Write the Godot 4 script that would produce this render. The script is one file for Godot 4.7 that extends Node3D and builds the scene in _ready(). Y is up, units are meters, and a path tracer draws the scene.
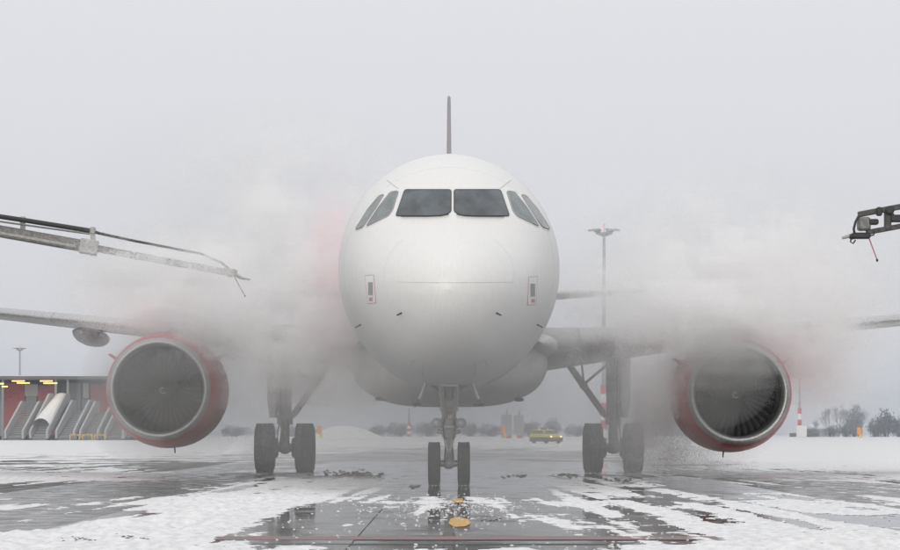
extends Node3D
# An airliner being de-iced on a snowy apron, seen head on. Distances d are metres from the camera along -z.

const F := 2225.0      # focal length in photograph pixels (900 wide)
const CH := 0.9        # camera height
const HZ := 434.0      # horizon row
const CX := 449.0      # aircraft axis column
const D0 := 33.8       # distance to the tip of the nose
const BANK := .0075    # the wings sit a touch lower on the right

class MB:
	var st := SurfaceTool.new()
	func _init():
		st.begin(Mesh.PRIMITIVE_TRIANGLES)
		st.set_smooth_group(0)
	func smooth(on: bool):
		st.set_smooth_group(0 if on else -1)
		return self
	func tri(a: Vector3, b: Vector3, c: Vector3):
		st.add_vertex(a); st.add_vertex(b); st.add_vertex(c)
	func quad(a: Vector3, b: Vector3, c: Vector3, d: Vector3):
		tri(a, b, c); tri(a, c, d)
	func loft(rings: Array, cap0 := true, cap1 := true, closed := true):
		var n: int = rings[0].size()
		for i in rings.size() - 1:
			for j in (n if closed else n - 1):
				var k := (j + 1) % n
				quad(rings[i][j], rings[i + 1][j], rings[i + 1][k], rings[i][k])
		if cap0: cap(rings[0], true)
		if cap1: cap(rings[rings.size() - 1], false)
		return self
	func cap(r, flip: bool):
		st.set_smooth_group(-1)
		var c := Vector3.ZERO
		for p in r: c += p
		c /= r.size()
		for j in r.size():
			var k: int = (j + 1) % r.size()
			if flip: tri(c, r[j], r[k])
			else: tri(c, r[k], r[j])
		st.set_smooth_group(0)
	func ring(c: Vector3, axis: Vector3, r: float, n: int) -> Array:
		var a := axis.normalized()
		var u := a.cross(Vector3.UP if absf(a.y) < 0.9 else Vector3.RIGHT).normalized()
		var v := a.cross(u)
		var out := []
		for j in n:
			var t := TAU * (j + 0.5) / n
			out.append(c + u * cos(t) * r + v * sin(t) * r)
		return out
	func tube(pts: Array, radii: Array, n := 12, caps := true):
		var rings := []
		var u := Vector3.ZERO
		for i in pts.size():
			var a: Vector3 = (pts[mini(i + 1, pts.size() - 1)] - pts[maxi(i - 1, 0)]).normalized()
			if i == 0:
				u = a.cross(Vector3.UP if absf(a.y) < 0.9 else Vector3.RIGHT).normalized()
			else:
				u = (u - a * u.dot(a)).normalized()
			var v := a.cross(u)
			var rr: float = radii[mini(i, radii.size() - 1)]
			var ring_ := []
			for j in n:
				var t := TAU * (j + 0.5) / n
				ring_.append(pts[i] + (u * cos(t) + v * sin(t)) * rr)
			rings.append(ring_)
		return loft(rings, caps, caps)
	func rod(a: Vector3, b: Vector3, r0: float, r1 := -1.0, n := 12):
		return tube([a, b], [r0, r0 if r1 < 0 else r1], n)
	# lathe about an axis through o: prof = [[along, radius], ...]
	func lathe(o: Vector3, axis: Vector3, prof: Array, n := 32, caps := true):
		var rings := []
		for q in prof:
			rings.append(ring(o + axis.normalized() * q[0], axis, maxf(q[1], 0.0005), n))
		return loft(rings, caps, caps)
	# box with bevelled edges
	func cbox(xf: Transform3D, size: Vector3, b := 0.01):
		st.set_smooth_group(-1)
		var h := size / 2.0
		b = minf(b, minf(h.x, minf(h.y, h.z)) * 0.49)
		var rings := []
		for q in [[-h.y, b], [-h.y + b, 0.0], [h.y - b, 0.0], [h.y, b]]:
			var x: float = h.x - q[1]
			var z: float = h.z - q[1]
			var r := []
			for p in [[x, z - b], [x - b, z], [-x + b, z], [-x, z - b], [-x, -z + b], [-x + b, -z], [x - b, -z], [x, -z + b]]:
				r.append(xf * Vector3(p[0], q[0], p[1]))
			rings.append(r)
		loft(rings)
		st.set_smooth_group(0)
		return self
	func box(c: Vector3, size: Vector3, b := 0.01, yaw := 0.0):
		return cbox(Transform3D(Basis(Vector3.UP, yaw), c), size, b)
	func beam(a: Vector3, b: Vector3, w: float, h: float, bev := 0.01):
		var z := (b - a).normalized()
		var x := (Vector3.UP if absf(z.y) < 0.95 else Vector3.RIGHT).cross(z).normalized()
		return cbox(Transform3D(Basis(x, z.cross(x), z), (a + b) / 2.0), Vector3(w, h, a.distance_to(b)), bev)
	func ball(c: Vector3, s: Vector3, nu := 16, nv := 10):
		var rings := []
		for i in nv + 1:
			var p := PI * i / nv
			var r := []
			for j in nu:
				var t := TAU * j / nu
				r.append(c + Vector3(cos(t) * maxf(sin(p), 0.001) * s.x, cos(p) * s.y, sin(t) * maxf(sin(p), 0.001) * s.z))
			rings.append(r)
		return loft(rings, false, false)
	# outline in the xy plane of xf, pushed along its z
	func prism(xf: Transform3D, poly: Array, depth: float):
		st.set_smooth_group(-1)
		var pts := PackedVector2Array(poly)
		var n := pts.size()
		var idx := Geometry2D.triangulate_polygon(pts)
		for s in [-0.5, 0.5]:
			for i in range(0, idx.size(), 3):
				var v := []
				for k in 3: v.append(xf * Vector3(pts[idx[i + k]].x, pts[idx[i + k]].y, s * depth))
				if s > 0: tri(v[0], v[1], v[2])
				else: tri(v[0], v[2], v[1])
		for i in n:
			var a := pts[i]
			var b := pts[(i + 1) % n]
			quad(xf * Vector3(a.x, a.y, -0.5 * depth), xf * Vector3(a.x, a.y, 0.5 * depth), xf * Vector3(b.x, b.y, 0.5 * depth), xf * Vector3(b.x, b.y, -0.5 * depth))
		st.set_smooth_group(0)
		return self
	func mesh() -> Mesh:
		st.generate_normals()
		return st.commit()

var M := {}
var used := {}

func P(px: float, py: float, d: float) -> Vector3:
	return Vector3((px - CX) * d / F, CH + (HZ - py) * d / F, -d)

func numbered(called: String) -> String:
	used[called] = used.get(called, -1) + 1
	return called if used[called] == 0 else "%s_%03d" % [called, used[called]]

func obj(called: String, m, material: Material, parent: Node = self) -> MeshInstance3D:
	var o := MeshInstance3D.new()
	o.name = numbered(called) if parent == self else called
	o.mesh = m.mesh() if m is MB else m
	o.material_override = material
	parent.add_child(o, true)
	return o

func tag(o: Node, label := "", category := "", group := "", kind := ""):
	if label: o.set_meta("label", label)
	if category: o.set_meta("category", category)
	if group: o.set_meta("group", group)
	if kind: o.set_meta("kind", kind)
	return o

func thing(called: String, label: String, category: String, at := Vector3.ZERO, turn := 0.0, group := "") -> Node3D:
	var o := Node3D.new()
	o.name = numbered(called)
	add_child(o)
	o.position = at
	o.rotation.y = turn
	return tag(o, label, category, group)

func copy_of(o: Node3D, label: String, at: Vector3, turn := 0.0, size := 1.0) -> Node3D:
	var c: Node3D = o.duplicate()
	c.name = numbered(String(o.name).rstrip("0123456789_") if String(o.name).right(3).is_valid_int() else String(o.name))
	add_child(c)
	c.position = at
	c.rotation.y = turn
	c.scale = Vector3.ONE * size
	c.set_meta("label", label)
	return c

# ---------------------------------------------------------------- materials
func lin(r: float, g: float, b: float) -> Color:
	return Color(r, g, b).linear_to_srgb()

func noise(s: int, freq: float, oct := 4) -> FastNoiseLite:
	var n := FastNoiseLite.new()
	n.seed = s
	n.frequency = freq
	n.noise_type = FastNoiseLite.TYPE_SIMPLEX_SMOOTH
	n.fractal_octaves = oct
	return n

func ntex(s: int, freq: float, stops: Array, oct := 5, size := 512) -> NoiseTexture2D:
	var t := NoiseTexture2D.new()
	t.width = size; t.height = size; t.seamless = true
	t.noise = noise(s, freq, oct)
	var g := Gradient.new()
	var offs := PackedFloat32Array()
	var cols := PackedColorArray()
	for q in stops:
		offs.append(q[0]); cols.append(q[1])
	g.offsets = offs; g.colors = cols
	t.color_ramp = g
	return t

func nnorm(s: int, freq: float, strength: float, oct := 4) -> NoiseTexture2D:
	var t := NoiseTexture2D.new()
	t.width = 512; t.height = 512; t.seamless = true
	t.noise = noise(s, freq, oct)
	t.as_normal_map = true
	t.bump_strength = strength
	return t

func mat(called: String, c: Color, rough := 0.6, metal := 0.0, spec := 0.5) -> StandardMaterial3D:
	var m := StandardMaterial3D.new()
	m.resource_name = called
	m.albedo_color = c
	m.roughness = rough
	m.metallic = metal
	m.metallic_specular = spec
	M[called] = m
	return m

# grain over a base: the colour runs between two tones in patches of about `metres`
func grained(called: String, a: Color, b: Color, metres: float, rough := 0.6, metal := 0.0, s := 1, world := false, freq := 0.02) -> StandardMaterial3D:
	var m := mat(called, Color.WHITE, rough, metal)
	m.albedo_texture = ntex(s, freq, [[0.3, a], [0.7, b]])
	m.uv1_triplanar = true
	m.uv1_world_triplanar = world
	m.uv1_scale = Vector3.ONE / metres
	return m

func materials():
	var m := grained("white paint", lin(.71, .71, .705), lin(.75, .75, .745), 1.3, .42, 0, 3, false, .03)
	m.uv1_scale = Vector3(1.4, .28, .5)    # streaks of run-off down the skin
	m.clearcoat_enabled = true; m.clearcoat = .12; m.clearcoat_roughness = .3
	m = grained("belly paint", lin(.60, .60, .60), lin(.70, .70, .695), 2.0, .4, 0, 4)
	m = grained("wing paint", lin(.37, .375, .385), lin(.47, .475, .485), 2.5, .4, 0, 5)
	m = grained("red paint", lin(.44, .035, .04), lin(.56, .06, .06), 1.2, .3, 0, 6)
	m.clearcoat_enabled = true; m.clearcoat = .4
	grained("bare metal", lin(.40, .40, .405), lin(.52, .52, .525), .8, .42, .8, 7)
	grained("gear paint", lin(.28, .28, .28), lin(.40, .40, .39), .3, .45, .1, 8)
	grained("door paint", lin(.30, .30, .305), lin(.38, .38, .385), .8, .5, 0, 18)
	grained("tyre rubber", lin(.018, .018, .019), lin(.035, .034, .034), .3, .75, 0, 9)
	grained("fan titanium", lin(.02, .02, .022), lin(.035, .035, .037), .3, .55, .1, 10)
	mat("duct lining", lin(.05, .05, .052), .7)
	mat("dark part", lin(.03, .03, .032), .6)
	mat("seam", lin(.34, .34, .34), .7)
	mat("faint seam", lin(.50, .50, .50), .7)
	mat("rim grey", lin(.42, .42, .42), .5)
	grained("window glass", lin(.028, .036, .042), lin(.095, .112, .125), 2.2, .05, 0, 15, false, .008)  # mottled bluish tones put into the colour to imitate reflections
	grained("side glass baked light", lin(.12, .145, .148), lin(.20, .232, .235), 1.4, .05, 0, 17, false, .01)  # paler teal: light through and off the side panes, painted into the colour
	mat("window seal", lin(.05, .05, .052), .6)
	mat("red mark", lin(.45, .10, .10), .6)
	mat("faded red", lin(.50, .28, .28), .6)
	mat("white mark", lin(.75, .75, .75), .6)
	mat("steel", lin(.30, .30, .31), .4, .8)
	m = mat("lens", lin(.35, .36, .38), .1, 0, .6)
	grained("boom paint", lin(.15, .148, .145), lin(.23, .226, .22), 1.0, .5, .2, 11)
	grained("dark boom paint", lin(.05, .05, .05), lin(.09, .09, .09), 1.0, .5, .2, 16)
	grained("boom light paint", lin(.32, .32, .315), lin(.42, .42, .415), 1.0, .5, 0, 12)
	mat("hose rubber", lin(.03, .03, .032), .6)
	grained("truck yellow", lin(.55, .40, .04), lin(.66, .48, .06), 2.0, .4, 0, 13)
	# ground
	m = grained("snow", lin(.66, .665, .68), lin(.76, .765, .775), 2.6, .95, 0, 20, true, .03)
	m.albedo_texture = ntex(20, .022, [[.2, lin(.60, .60, .605)], [.45, lin(.70, .702, .71)], [.7, lin(.78, .785, .795)]], 6, 1024)
	m.uv1_scale = Vector3(1 / 3.2, 1 / 3.2, 1 / 7.0)
	m.normal_enabled = true; m.normal_texture = nnorm(21, .03, 4.0); m.normal_scale = .4
	m = grained("far snow", lin(.64, .645, .66), lin(.75, .755, .77), 60.0, .95, 0, 22, true, .02)
	m = mat("wet concrete", Color.WHITE, 1.0, 0, .5)
	m.albedo_texture = ntex(23, .012, [[.2, lin(.07, .069, .068)], [.5, lin(.12, .118, .116)], [.8, lin(.20, .198, .195)]], 6, 1024)
	m.roughness_texture = ntex(24, .009, [[.25, Color(.02, .02, .02)], [.5, Color(.045, .045, .045)], [.8, Color(.14, .14, .14)]], 6, 1024)
	m.uv1_triplanar = true; m.uv1_world_triplanar = true
	m.uv1_scale = Vector3(1 / 9.0, 1 / 9.0, 1 / 14.0)
	m.normal_enabled = true; m.normal_texture = nnorm(25, .05, 1.0); m.normal_scale = .04
	var rough_slab: StandardMaterial3D = m.duplicate()
	rough_slab.resource_name = "slushy concrete"
	rough_slab.albedo_texture = ntex(37, .02, [[.2, lin(.035, .034, .033)], [.5, lin(.06, .058, .057)], [.8, lin(.13, .128, .126)]], 6, 1024)
	rough_slab.roughness_texture = ntex(35, .02, [[.25, Color(.42, .42, .42)], [.5, Color(.6, .6, .6)], [.8, Color(.85, .85, .85)]], 6, 1024)
	M["slushy concrete"] = rough_slab
	var damp: StandardMaterial3D = m.duplicate()
	damp.resource_name = "damp concrete"
	damp.roughness_texture = ntex(36, .02, [[.25, Color(.16, .16, .16)], [.5, Color(.28, .28, .28)], [.8, Color(.5, .5, .5)]], 6, 1024)
	M["damp concrete"] = damp
	m = mat("far apron", Color.WHITE, 1.0, 0, .5)
	m.albedo_texture = ntex(26, .02, [[.25, lin(.09, .09, .09)], [.75, lin(.19, .19, .19)]], 6, 512)
	m.roughness_texture = ntex(27, .02, [[.25, Color(.15, .15, .15)], [.75, Color(.45, .45, .45)]], 6, 512)
	m.uv1_triplanar = true; m.uv1_world_triplanar = true
	m.uv1_scale = Vector3(1 / 30.0, 1 / 30.0, 1 / 60.0)
	m = grained("red line paint", lin(.09, .045, .042), lin(.26, .055, .045), .5, .5, 0, 28, true, .03)
	m.albedo_texture = ntex(28, .012, [[.45, lin(.12, .116, .112)], [.53, lin(.15, .095, .09)], [.66, lin(.27, .07, .06)]], 6)
	m.uv1_scale = Vector3(1 / 1.6, 1.0, 1 / .9)
	grained("orange line paint", lin(.50, .26, .04), lin(.66, .36, .05), .4, .4, 0, 29, true, .04)
	grained("drain iron", lin(.015, .015, .015), lin(.04, .04, .04), .3, .5, 0, 30, true)
	# background
	grained("terminal red", lin(.30, .05, .05), lin(.38, .07, .065), 6.0, .7, 0, 31)
	mat("terminal grey", lin(.30, .30, .31), .7)
	mat("terminal pale", lin(.45, .44, .43), .7)
	mat("terminal roof", lin(.10, .10, .11), .7)
	mat("terminal dark", lin(.05, .05, .055), .7)
	mat("shutter grey", lin(.22, .23, .25), .6)
	m = mat("tube light", lin(.8, .65, .35), .6)
	m.emission_enabled = true; m.emission = Color(1.0, .76, .34); m.emission_energy_multiplier = 1.0
	grained("stair white", lin(.30, .30, .305), lin(.40, .40, .405), 2.0, .6, 0, 32)
	mat("stair grey", lin(.18, .18, .185), .7)
	mat("canopy white", lin(.74, .74, .74), .6)
	mat("barrier yellow", lin(.55, .40, .06), .6)
	mat("mast grey", lin(.28, .29, .30), .5, .3)
	mat("mast red", lin(.50, .05, .06), .6)
	mat("mast white", lin(.72, .72, .72), .6)
	mat("obstruction red", lin(.55, .2, .2), .4).emission_enabled = true
	M["obstruction red"].emission = Color(1, .15, .2); M["obstruction red"].emission_energy_multiplier = .5
	mat("marker orange", lin(.75, .25, .02), .6)
	mat("marker yellow", lin(.7, .5, .04), .6)
	grained("bark", lin(.05, .05, .052), lin(.10, .10, .105), 1.0, .9, 0, 33)
	grained("frosted twigs", lin(.10, .115, .145), lin(.20, .22, .26), 2.0, .9, 0, 34)
	mat("tower concrete", lin(.30, .30, .315), .8)
	mat("car yellow", lin(.55, .53, .05), .35)
	mat("car dark", lin(.04, .05, .045), .4)
	m = mat("headlight", lin(.8, .75, .5), .3)
	m.emission_enabled = true; m.emission = Color(1.0, .85, .45); m.emission_energy_multiplier = 2.2
	m = mat("beacon lamp", lin(.8, .5, .1), .3)
	m.emission_enabled = true; m.emission = Color(1.0, .65, .12); m.emission_energy_multiplier = .9
	mat("plate red", lin(.45, .05, .05), .5)

# ---------------------------------------------------------------- the fuselage as a formula
# s (metres aft of the nose tip), top, bottom, half width, height of the widest line
const FUS := [
	[0.0, 3.10, 3.10, 0.0, 3.10], [0.05, 3.32, 2.88, .235, 3.11], [0.15, 3.47, 2.71, .405, 3.12], [0.35, 3.66, 2.50, .63, 3.14],
	[0.7, 3.88, 2.28, .90, 3.18], [1.1, 4.08, 2.12, 1.12, 3.24], [1.5, 4.28, 2.01, 1.30, 3.32], [1.9, 4.56, 1.93, 1.45, 3.42],
	[2.3, 4.87, 1.87, 1.57, 3.52], [2.7, 5.14, 1.83, 1.67, 3.60], [3.2, 5.38, 1.79, 1.765, 3.67], [3.8, 5.58, 1.76, 1.84, 3.72],
	[4.6, 5.74, 1.735, 1.905, 3.76], [5.5, 5.82, 1.72, 1.95, 3.78], [6.5, 5.86, 1.715, 1.972, 3.79], [8.0, 5.87, 1.715, 1.975, 3.79],
	[23.0, 5.87, 1.715, 1.975, 3.79], [26.0, 5.87, 1.95, 1.93, 3.85], [29.0, 5.86, 2.60, 1.72, 4.15], [32.0, 5.80, 3.40, 1.28, 4.6],
	[35.0, 5.62, 4.25, .72, 4.95], [37.0, 5.40, 4.75, .32, 5.08], [37.5, 5.30, 4.88, .18, 5.1]]

func fus(s: float) -> Array:
	var i := 0
	while i < FUS.size() - 2 and FUS[i + 1][0] < s: i += 1
	var a: Array = FUS[i]
	var b: Array = FUS[i + 1]
	var t := clampf((s - a[0]) / (b[0] - a[0]), 0, 1)
	var out := [s]
	for k in range(1, 5):
		var pm: float = FUS[maxi(i - 1, 0)][k]
		var pn: float = FUS[mini(i + 2, FUS.size() - 1)][k]
		var h: float = b[0] - a[0]
		var m0: float = (b[k] - pm) / (b[0] - FUS[maxi(i - 1, 0)][0]) * h
		var m1: float = (pn - a[k]) / (FUS[mini(i + 2, FUS.size() - 1)][0] - a[0]) * h
		var sl: float = b[k] - a[k]
		# keep it monotone
		if absf(sl) < 1e-5: m0 = 0; m1 = 0
		elif i > 0:
			m0 = clampf(m0, minf(0, 3 * sl), maxf(0, 3 * sl)); m1 = clampf(m1, minf(0, 3 * sl), maxf(0, 3 * sl))
		else:
			m0 = sl * 1.6; m1 = clampf(m1, minf(0, 3 * sl), maxf(0, 3 * sl))
		var t2 := t * t
		var t3 := t2 * t
		out.append((2 * t3 - 3 * t2 + 1) * a[k] + (t3 - 2 * t2 + t) * m0 + (-2 * t3 + 3 * t2) * b[k] + (t3 - t2) * m1)
	return out

func fus_f(p: Vector3) -> float:      # < 0 inside
	var s := -p.z - D0
	if s <= 0.0005: return 1.0
	var q := fus(s)
	var hh: float = (q[1] - q[4]) if p.y > q[4] else (q[4] - q[2])
	return sqrt(pow(p.x / maxf(q[3], 1e-4), 2) + pow((p.y - q[4]) / maxf(hh, 1e-4), 2)) - 1.0

# the point of the skin where a mark of the photograph lies, and the way the skin faces there
func skin(px: float, py: float) -> Array:
	var s0 := 0.0
	var s1 := 0.0
	var found := false
	for i in range(1, 420):
		var s := i * 0.02
		if fus_f(P(px, py, D0 + s)) < 0:
			s1 = s; s0 = s - 0.02; found = true
			break
	if not found:
		s0 = 6.0; s1 = 6.0
	for i in 14:
		var sm := (s0 + s1) / 2
		if fus_f(P(px, py, D0 + sm)) < 0: s1 = sm
		else: s0 = sm
	var p := P(px, py, D0 + s1)
	var e := 0.01
	var g := Vector3(fus_f(p + Vector3(e, 0, 0)) - fus_f(p - Vector3(e, 0, 0)), fus_f(p + Vector3(0, e, 0)) - fus_f(p - Vector3(0, e, 0)), fus_f(p + Vector3(0, 0, e)) - fus_f(p - Vector3(0, 0, e)))
	return [p, g.normalized()]

func on_skin(px: float, py: float, off: float) -> Vector3:
	var q := skin(px, py)
	return q[0] + q[1] * off

func skin_line(mb: MB, pts: Array, r: float, off: float, closed := false, step := 3.0):
	var out := []
	var n := pts.size()
	for i in (n if closed else n - 1):
		var a: Vector2 = pts[i]
		var b: Vector2 = pts[(i + 1) % n]
		var k := maxi(1, int(a.distance_to(b) / step))
		for j in k:
			var c := a.lerp(b, float(j) / k)
			out.append(on_skin(c.x, c.y, off))
	if closed: out.append(out[0])
	else: out.append(on_skin(pts[n - 1].x, pts[n - 1].y, off))
	mb.tube(out, [r], 6)

func rounded(poly: Array, r: float) -> Array:
	var out := []
	var n := poly.size()
	for i in n:
		var p: Vector2 = poly[i]
		var a: Vector2 = poly[(i + n - 1) % n]
		var b: Vector2 = poly[(i + 1) % n]
		var ra := minf(r, p.distance_to(a) * .4)
		var rb := minf(r, p.distance_to(b) * .4)
		var pa := p + (a - p).normalized() * ra
		var pb := p + (b - p).normalized() * rb
		for j in 4:
			var t := j / 3.0
			out.append(pa.lerp(p, t).lerp(p.lerp(pb, t), t))
	return out

func skin_patch(mb: MB, poly: Array, off: float, cell := 3.0):
	var pp := PackedVector2Array(poly)
	var lo := pp[0]
	var hi := pp[0]
	for p in pp:
		lo = lo.min(p); hi = hi.max(p)
	var nx := int(ceil((hi.x - lo.x) / cell))
	var ny := int(ceil((hi.y - lo.y) / cell))
	for i in nx:
		for j in ny:
			var x0 := lo.x + (hi.x - lo.x) * i / nx
			var x1 := lo.x + (hi.x - lo.x) * (i + 1) / nx
			var y0 := lo.y + (hi.y - lo.y) * j / ny
			var y1 := lo.y + (hi.y - lo.y) * (j + 1) / ny
			var c := PackedVector2Array([Vector2(x0, y0), Vector2(x1, y0), Vector2(x1, y1), Vector2(x0, y1)])
			for piece in Geometry2D.intersect_polygons(pp, c):
				var idx := Geometry2D.triangulate_polygon(piece)
				for k in range(0, idx.size(), 3):
					var v := []
					for w in 3:
						var q: Vector2 = piece[idx[k + w]]
						v.append(on_skin(q.x, q.y, off))
					mb.tri(v[0], v[1], v[2])

func mirrored(poly: Array) -> Array:
	var out := []
	for p in poly: out.append(Vector2(2 * 452.6 - p.x, p.y))
	return out

func z_at(s: float) -> float:
	return -(D0 + s)

# ---------------------------------------------------------------- the airliner
func airliner():
	var t := thing("airliner", "white twin jet airliner with red engine cowls standing head on in steam", "airplane")
	# fuselage
	var mb := MB.new()
	var rings := []
	var ss := []
	for i in 26: ss.append(pow(i / 25.0, 1.7) * 6.5)
	for s in [8, 10, 14, 18, 23, 24.5, 26, 27.5, 29, 30.5, 32, 33.5, 35, 36, 37, 37.5]: ss.append(float(s))
	for s in ss:
		var q := fus(s)
		var r := []
		for j in 96:
			var a := TAU * j / 96
			var y := sin(a)
			var hh: float = (q[1] - q[4]) if y > 0 else (q[4] - q[2])
			r.append(Vector3(cos(a) * maxf(q[3], .0008), q[4] + y * maxf(hh, .0008), z_at(s)))
		rings.append(r)
	mb.loft(rings, false, true)
	var body := obj("fuselage", mb, M["white paint"], t)
	# cockpit windows
	var front := [Vector2(405, 190), Vector2(450.9, 190), Vector2(450.9, 212), Vector2(446.5, 214.6), Vector2(437, 216.2), Vector2(396, 216.2)]
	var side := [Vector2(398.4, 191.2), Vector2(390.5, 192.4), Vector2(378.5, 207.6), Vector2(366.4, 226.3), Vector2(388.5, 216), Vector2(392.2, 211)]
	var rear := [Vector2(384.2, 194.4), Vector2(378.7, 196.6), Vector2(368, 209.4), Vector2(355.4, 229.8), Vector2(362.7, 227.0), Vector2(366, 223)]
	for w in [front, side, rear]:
		for flip in [false, true]:
			var poly: Array = rounded(mirrored(w) if flip else w, 2.2)
			var pm := MB.new()
			skin_patch(pm, poly, .012)
			var pane := obj("cockpit_window", pm, M["window glass"] if w == front else M["side glass baked light"], t)
			var sm := MB.new()
			skin_line(sm, poly, .009, .008, true, 2.0)
			obj("window_seal", sm, M["window seal"] if w == front else M["seam"], pane)
			var fm := MB.new()
			var big: Array = Array(Geometry2D.offset_polygon(PackedVector2Array(poly), 1.2, Geometry2D.JOIN_ROUND)[0])
			skin_line(fm, big, .016, -.009, true, 2.0)
			obj("window_frame", fm, M["white paint"], pane)
	for sx in [-1, 1]:
		var wm := MB.new()
		var wp := []
		for p in [Vector2(4, 215.5), Vector2(12, 217.2), Vector2(25, 217.6), Vector2(51, 217.4)]: wp.append(Vector2(452.6 + sx * p.x, p.y))
		skin_line(wm, wp, .013, .03)
		obj("windscreen_wiper", wm, M["dark part"], t)
		# eyebrow rain strip
		var rm := MB.new()
		skin_line(rm, [Vector2(CX + sx * 51, 188.5), Vector2(CX + sx * 62, 180)], .005, .001)
		obj("rain_gutter", rm, M["faint seam"], t)
	# radome seam and its arcs
	var sm2 := MB.new()
	skin_line(sm2, [Vector2(397, 282), Vector2(420, 282.4), Vector2(449, 282.6), Vector2(480, 282.4), Vector2(514, 282)], .0025, .0)
	obj("radome_seam", sm2, M["faint seam"], t)
	for sx in [-1, 1]:
		var am := MB.new()
		var ap := []
		for p in [Vector2(64, 281), Vector2(64.5, 270), Vector2(61, 257), Vector2(53, 246), Vector2(46, 240)]: ap.append(Vector2(CX + sx * p.x, p.y))
		skin_line(am, ap, .002, .0003)
		obj("radome_seam", am, M["faint seam"], t)
		# static port plate
		var x0: float = 370.5 if sx < 0 else 532.0
		var y0: float = 289.0 if sx < 0 else 290.5
		var lean: float = -2.0 * sx
		var plate := []
		for p in [Vector2(-4.3, -13.6), Vector2(4.3, -14), Vector2(4.6, 13.8), Vector2(-3.6, 14.4)]: plate.append(Vector2(x0 + p.x - lean * p.y / 14.0 * -.5, y0 + p.y))
		var pm := MB.new()
		skin_patch(pm, plate, .004)
		var port := obj("static_port_plate", pm, M["white mark"], t)
		var om := MB.new()
		skin_line(om, plate, .0045, .003, true)
		obj("outline", om, M["faded red"], port)
		var gm := MB.new()
		skin_patch(gm, [Vector2(x0 - 1.8, y0 - 6.8), Vector2(x0 + 2.6, y0 - 6.8), Vector2(x0 + 2.6, y0 + 6), Vector2(x0 - 1.8, y0 + 6)], .009)
		obj("port_screen", gm, M["seam"], port)
		var rm := MB.new()
		skin_patch(rm, [Vector2(x0 - 1, y0 + 8.5), Vector2(x0 + 2.4, y0 + 8.5), Vector2(x0 + 2.4, y0 + 12), Vector2(x0 - 1, y0 + 12)], .009)
		obj("warning_mark", rm, M["faded red"], port)
		# probes
		for q in [[47.5, 313.0, .09], [88.0, 324.5, .10]]:
			var sk := skin(CX + sx * q[0], q[1])
			var pb := MB.new()
			var tip: Vector3 = sk[0] + sk[1] * q[2]
			pb.rod(sk[0] - sk[1] * .01, tip, .015, .011, 8)
			pb.rod(tip + Vector3(0, 0, -.03), tip + Vector3(0, 0, .13), .011, .007, 8)
			obj("pitot_probe", pb, M["dark part"], t)
		# small access hatch lines low on the nose
		var hm := MB.new()
		var hp := []
		for p in [Vector2(39, 366), Vector2(35, 359), Vector2(27, 361.5)]: hp.append(Vector2(CX + sx * p.x, p.y))
		skin_line(hm, hp, .005, .002)
		obj("panel_seam", hm, M["faint seam"], t)
		var hm2 := MB.new()
		skin_line(hm2, [Vector2(CX + sx * 26, 362), Vector2(CX + sx * 26.5, 376)], .006, .003)
		obj("panel_seam", hm2, M["faint seam"], t)
	for js in [3.05, 4.4]:
		mb = MB.new()
		var jq := fus(js)
		var jp := []
		for j in 73:
			var a := TAU * j / 72
			jp.append(Vector3(cos(a) * jq[3], jq[4] + sin(a) * ((jq[1] - jq[4]) if sin(a) > 0 else (jq[4] - jq[2])), z_at(js)))
		mb.tube(jp, [.0022], 5, false)
		obj("skin_joint", mb, M["faint seam"], t)
	# belly fairing
	mb = MB.new()
	rings = []
	for q in [[9.4, .75, 2.3, 1.76], [10.2, 1.35, 2.5, 1.66], [11.0, 1.78, 2.7, 1.575], [12.0, 2.02, 2.8, 1.53], [13.5, 2.12, 2.85, 1.51], [17.0, 2.12, 2.85, 1.51], [19.0, 2.0, 2.7, 1.55], [20.5, 1.6, 2.5, 1.66], [22.0, .8, 2.2, 1.76]]:
		var r := []
		for j in 48:
			var a := TAU * j / 48
			var c := cos(a)
			var s := sin(a)
			var yc: float = q[2] - .1
			var hh: float = .5 if s > 0 else yc - q[3]
			r.append(Vector3(signf(c) * pow(absf(c), .62) * q[1], yc + signf(s) * pow(absf(s), .62) * hh, z_at(q[0])))
		rings.append(r)
	mb.loft(rings)
	obj("belly_fairing", mb, M["belly paint"], t)
	for q in [[381.0, 399.5, 6.5], [416.5, 404.3, 5.0], [479.0, 404.6, 6.0], [519.0, 400.2, 5.0]]:
		mb = MB.new()
		mb.ball(P(q[0], q[1] - .6, D0 + 12.4), Vector3(q[2] / 48.0, .045, .35), 14, 8)
		obj("air_inlet", mb, M["dark part"], t)
	for sx in [-1, 1]:
		wing(t, sx)
		engine(t, sx)
		main_gear(t, sx)
		# tailplane
		var tm := MB.new()
		var tr := []
		for q in [[.3, 31.0, 4.6, 4.9, .36], [1.2, 31.7, 4.1, 4.97, .34], [5.9, 35.1, 1.75, 5.36, .13], [6.12, 35.6, 1.1, 5.38, .05]]:
			tr.append(foil(sx * q[0], q[1], q[2], q[3], q[4], 0.0, true))
		tm.loft(tr)
		obj("tailplane", tm, M["wing paint"], t)
	# fin
	mb = MB.new()
	rings = []
	for q in [[5.5, 28.6, 6.3, .14], [6.0, 29.3, 5.7, .135], [11.1, 34.0, 2.4, .07], [11.3, 34.5, 1.7, .03]]:
		var r := []
		for j in 24:
			var a := TAU * j / 24
			var c := (1 - cos(a)) / 2
			var th: float = q[3] * 1.6 * sqrt(c) * (1 - c) * 1.3
			r.append(Vector3(th * (1 if j < 12 else -1), q[0], z_at(q[1] + c * q[2])))
		rings.append(r)
	mb.loft(rings)
	var fin := obj("tail_fin", mb, M["red paint"], t)
	mb = MB.new()
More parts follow.
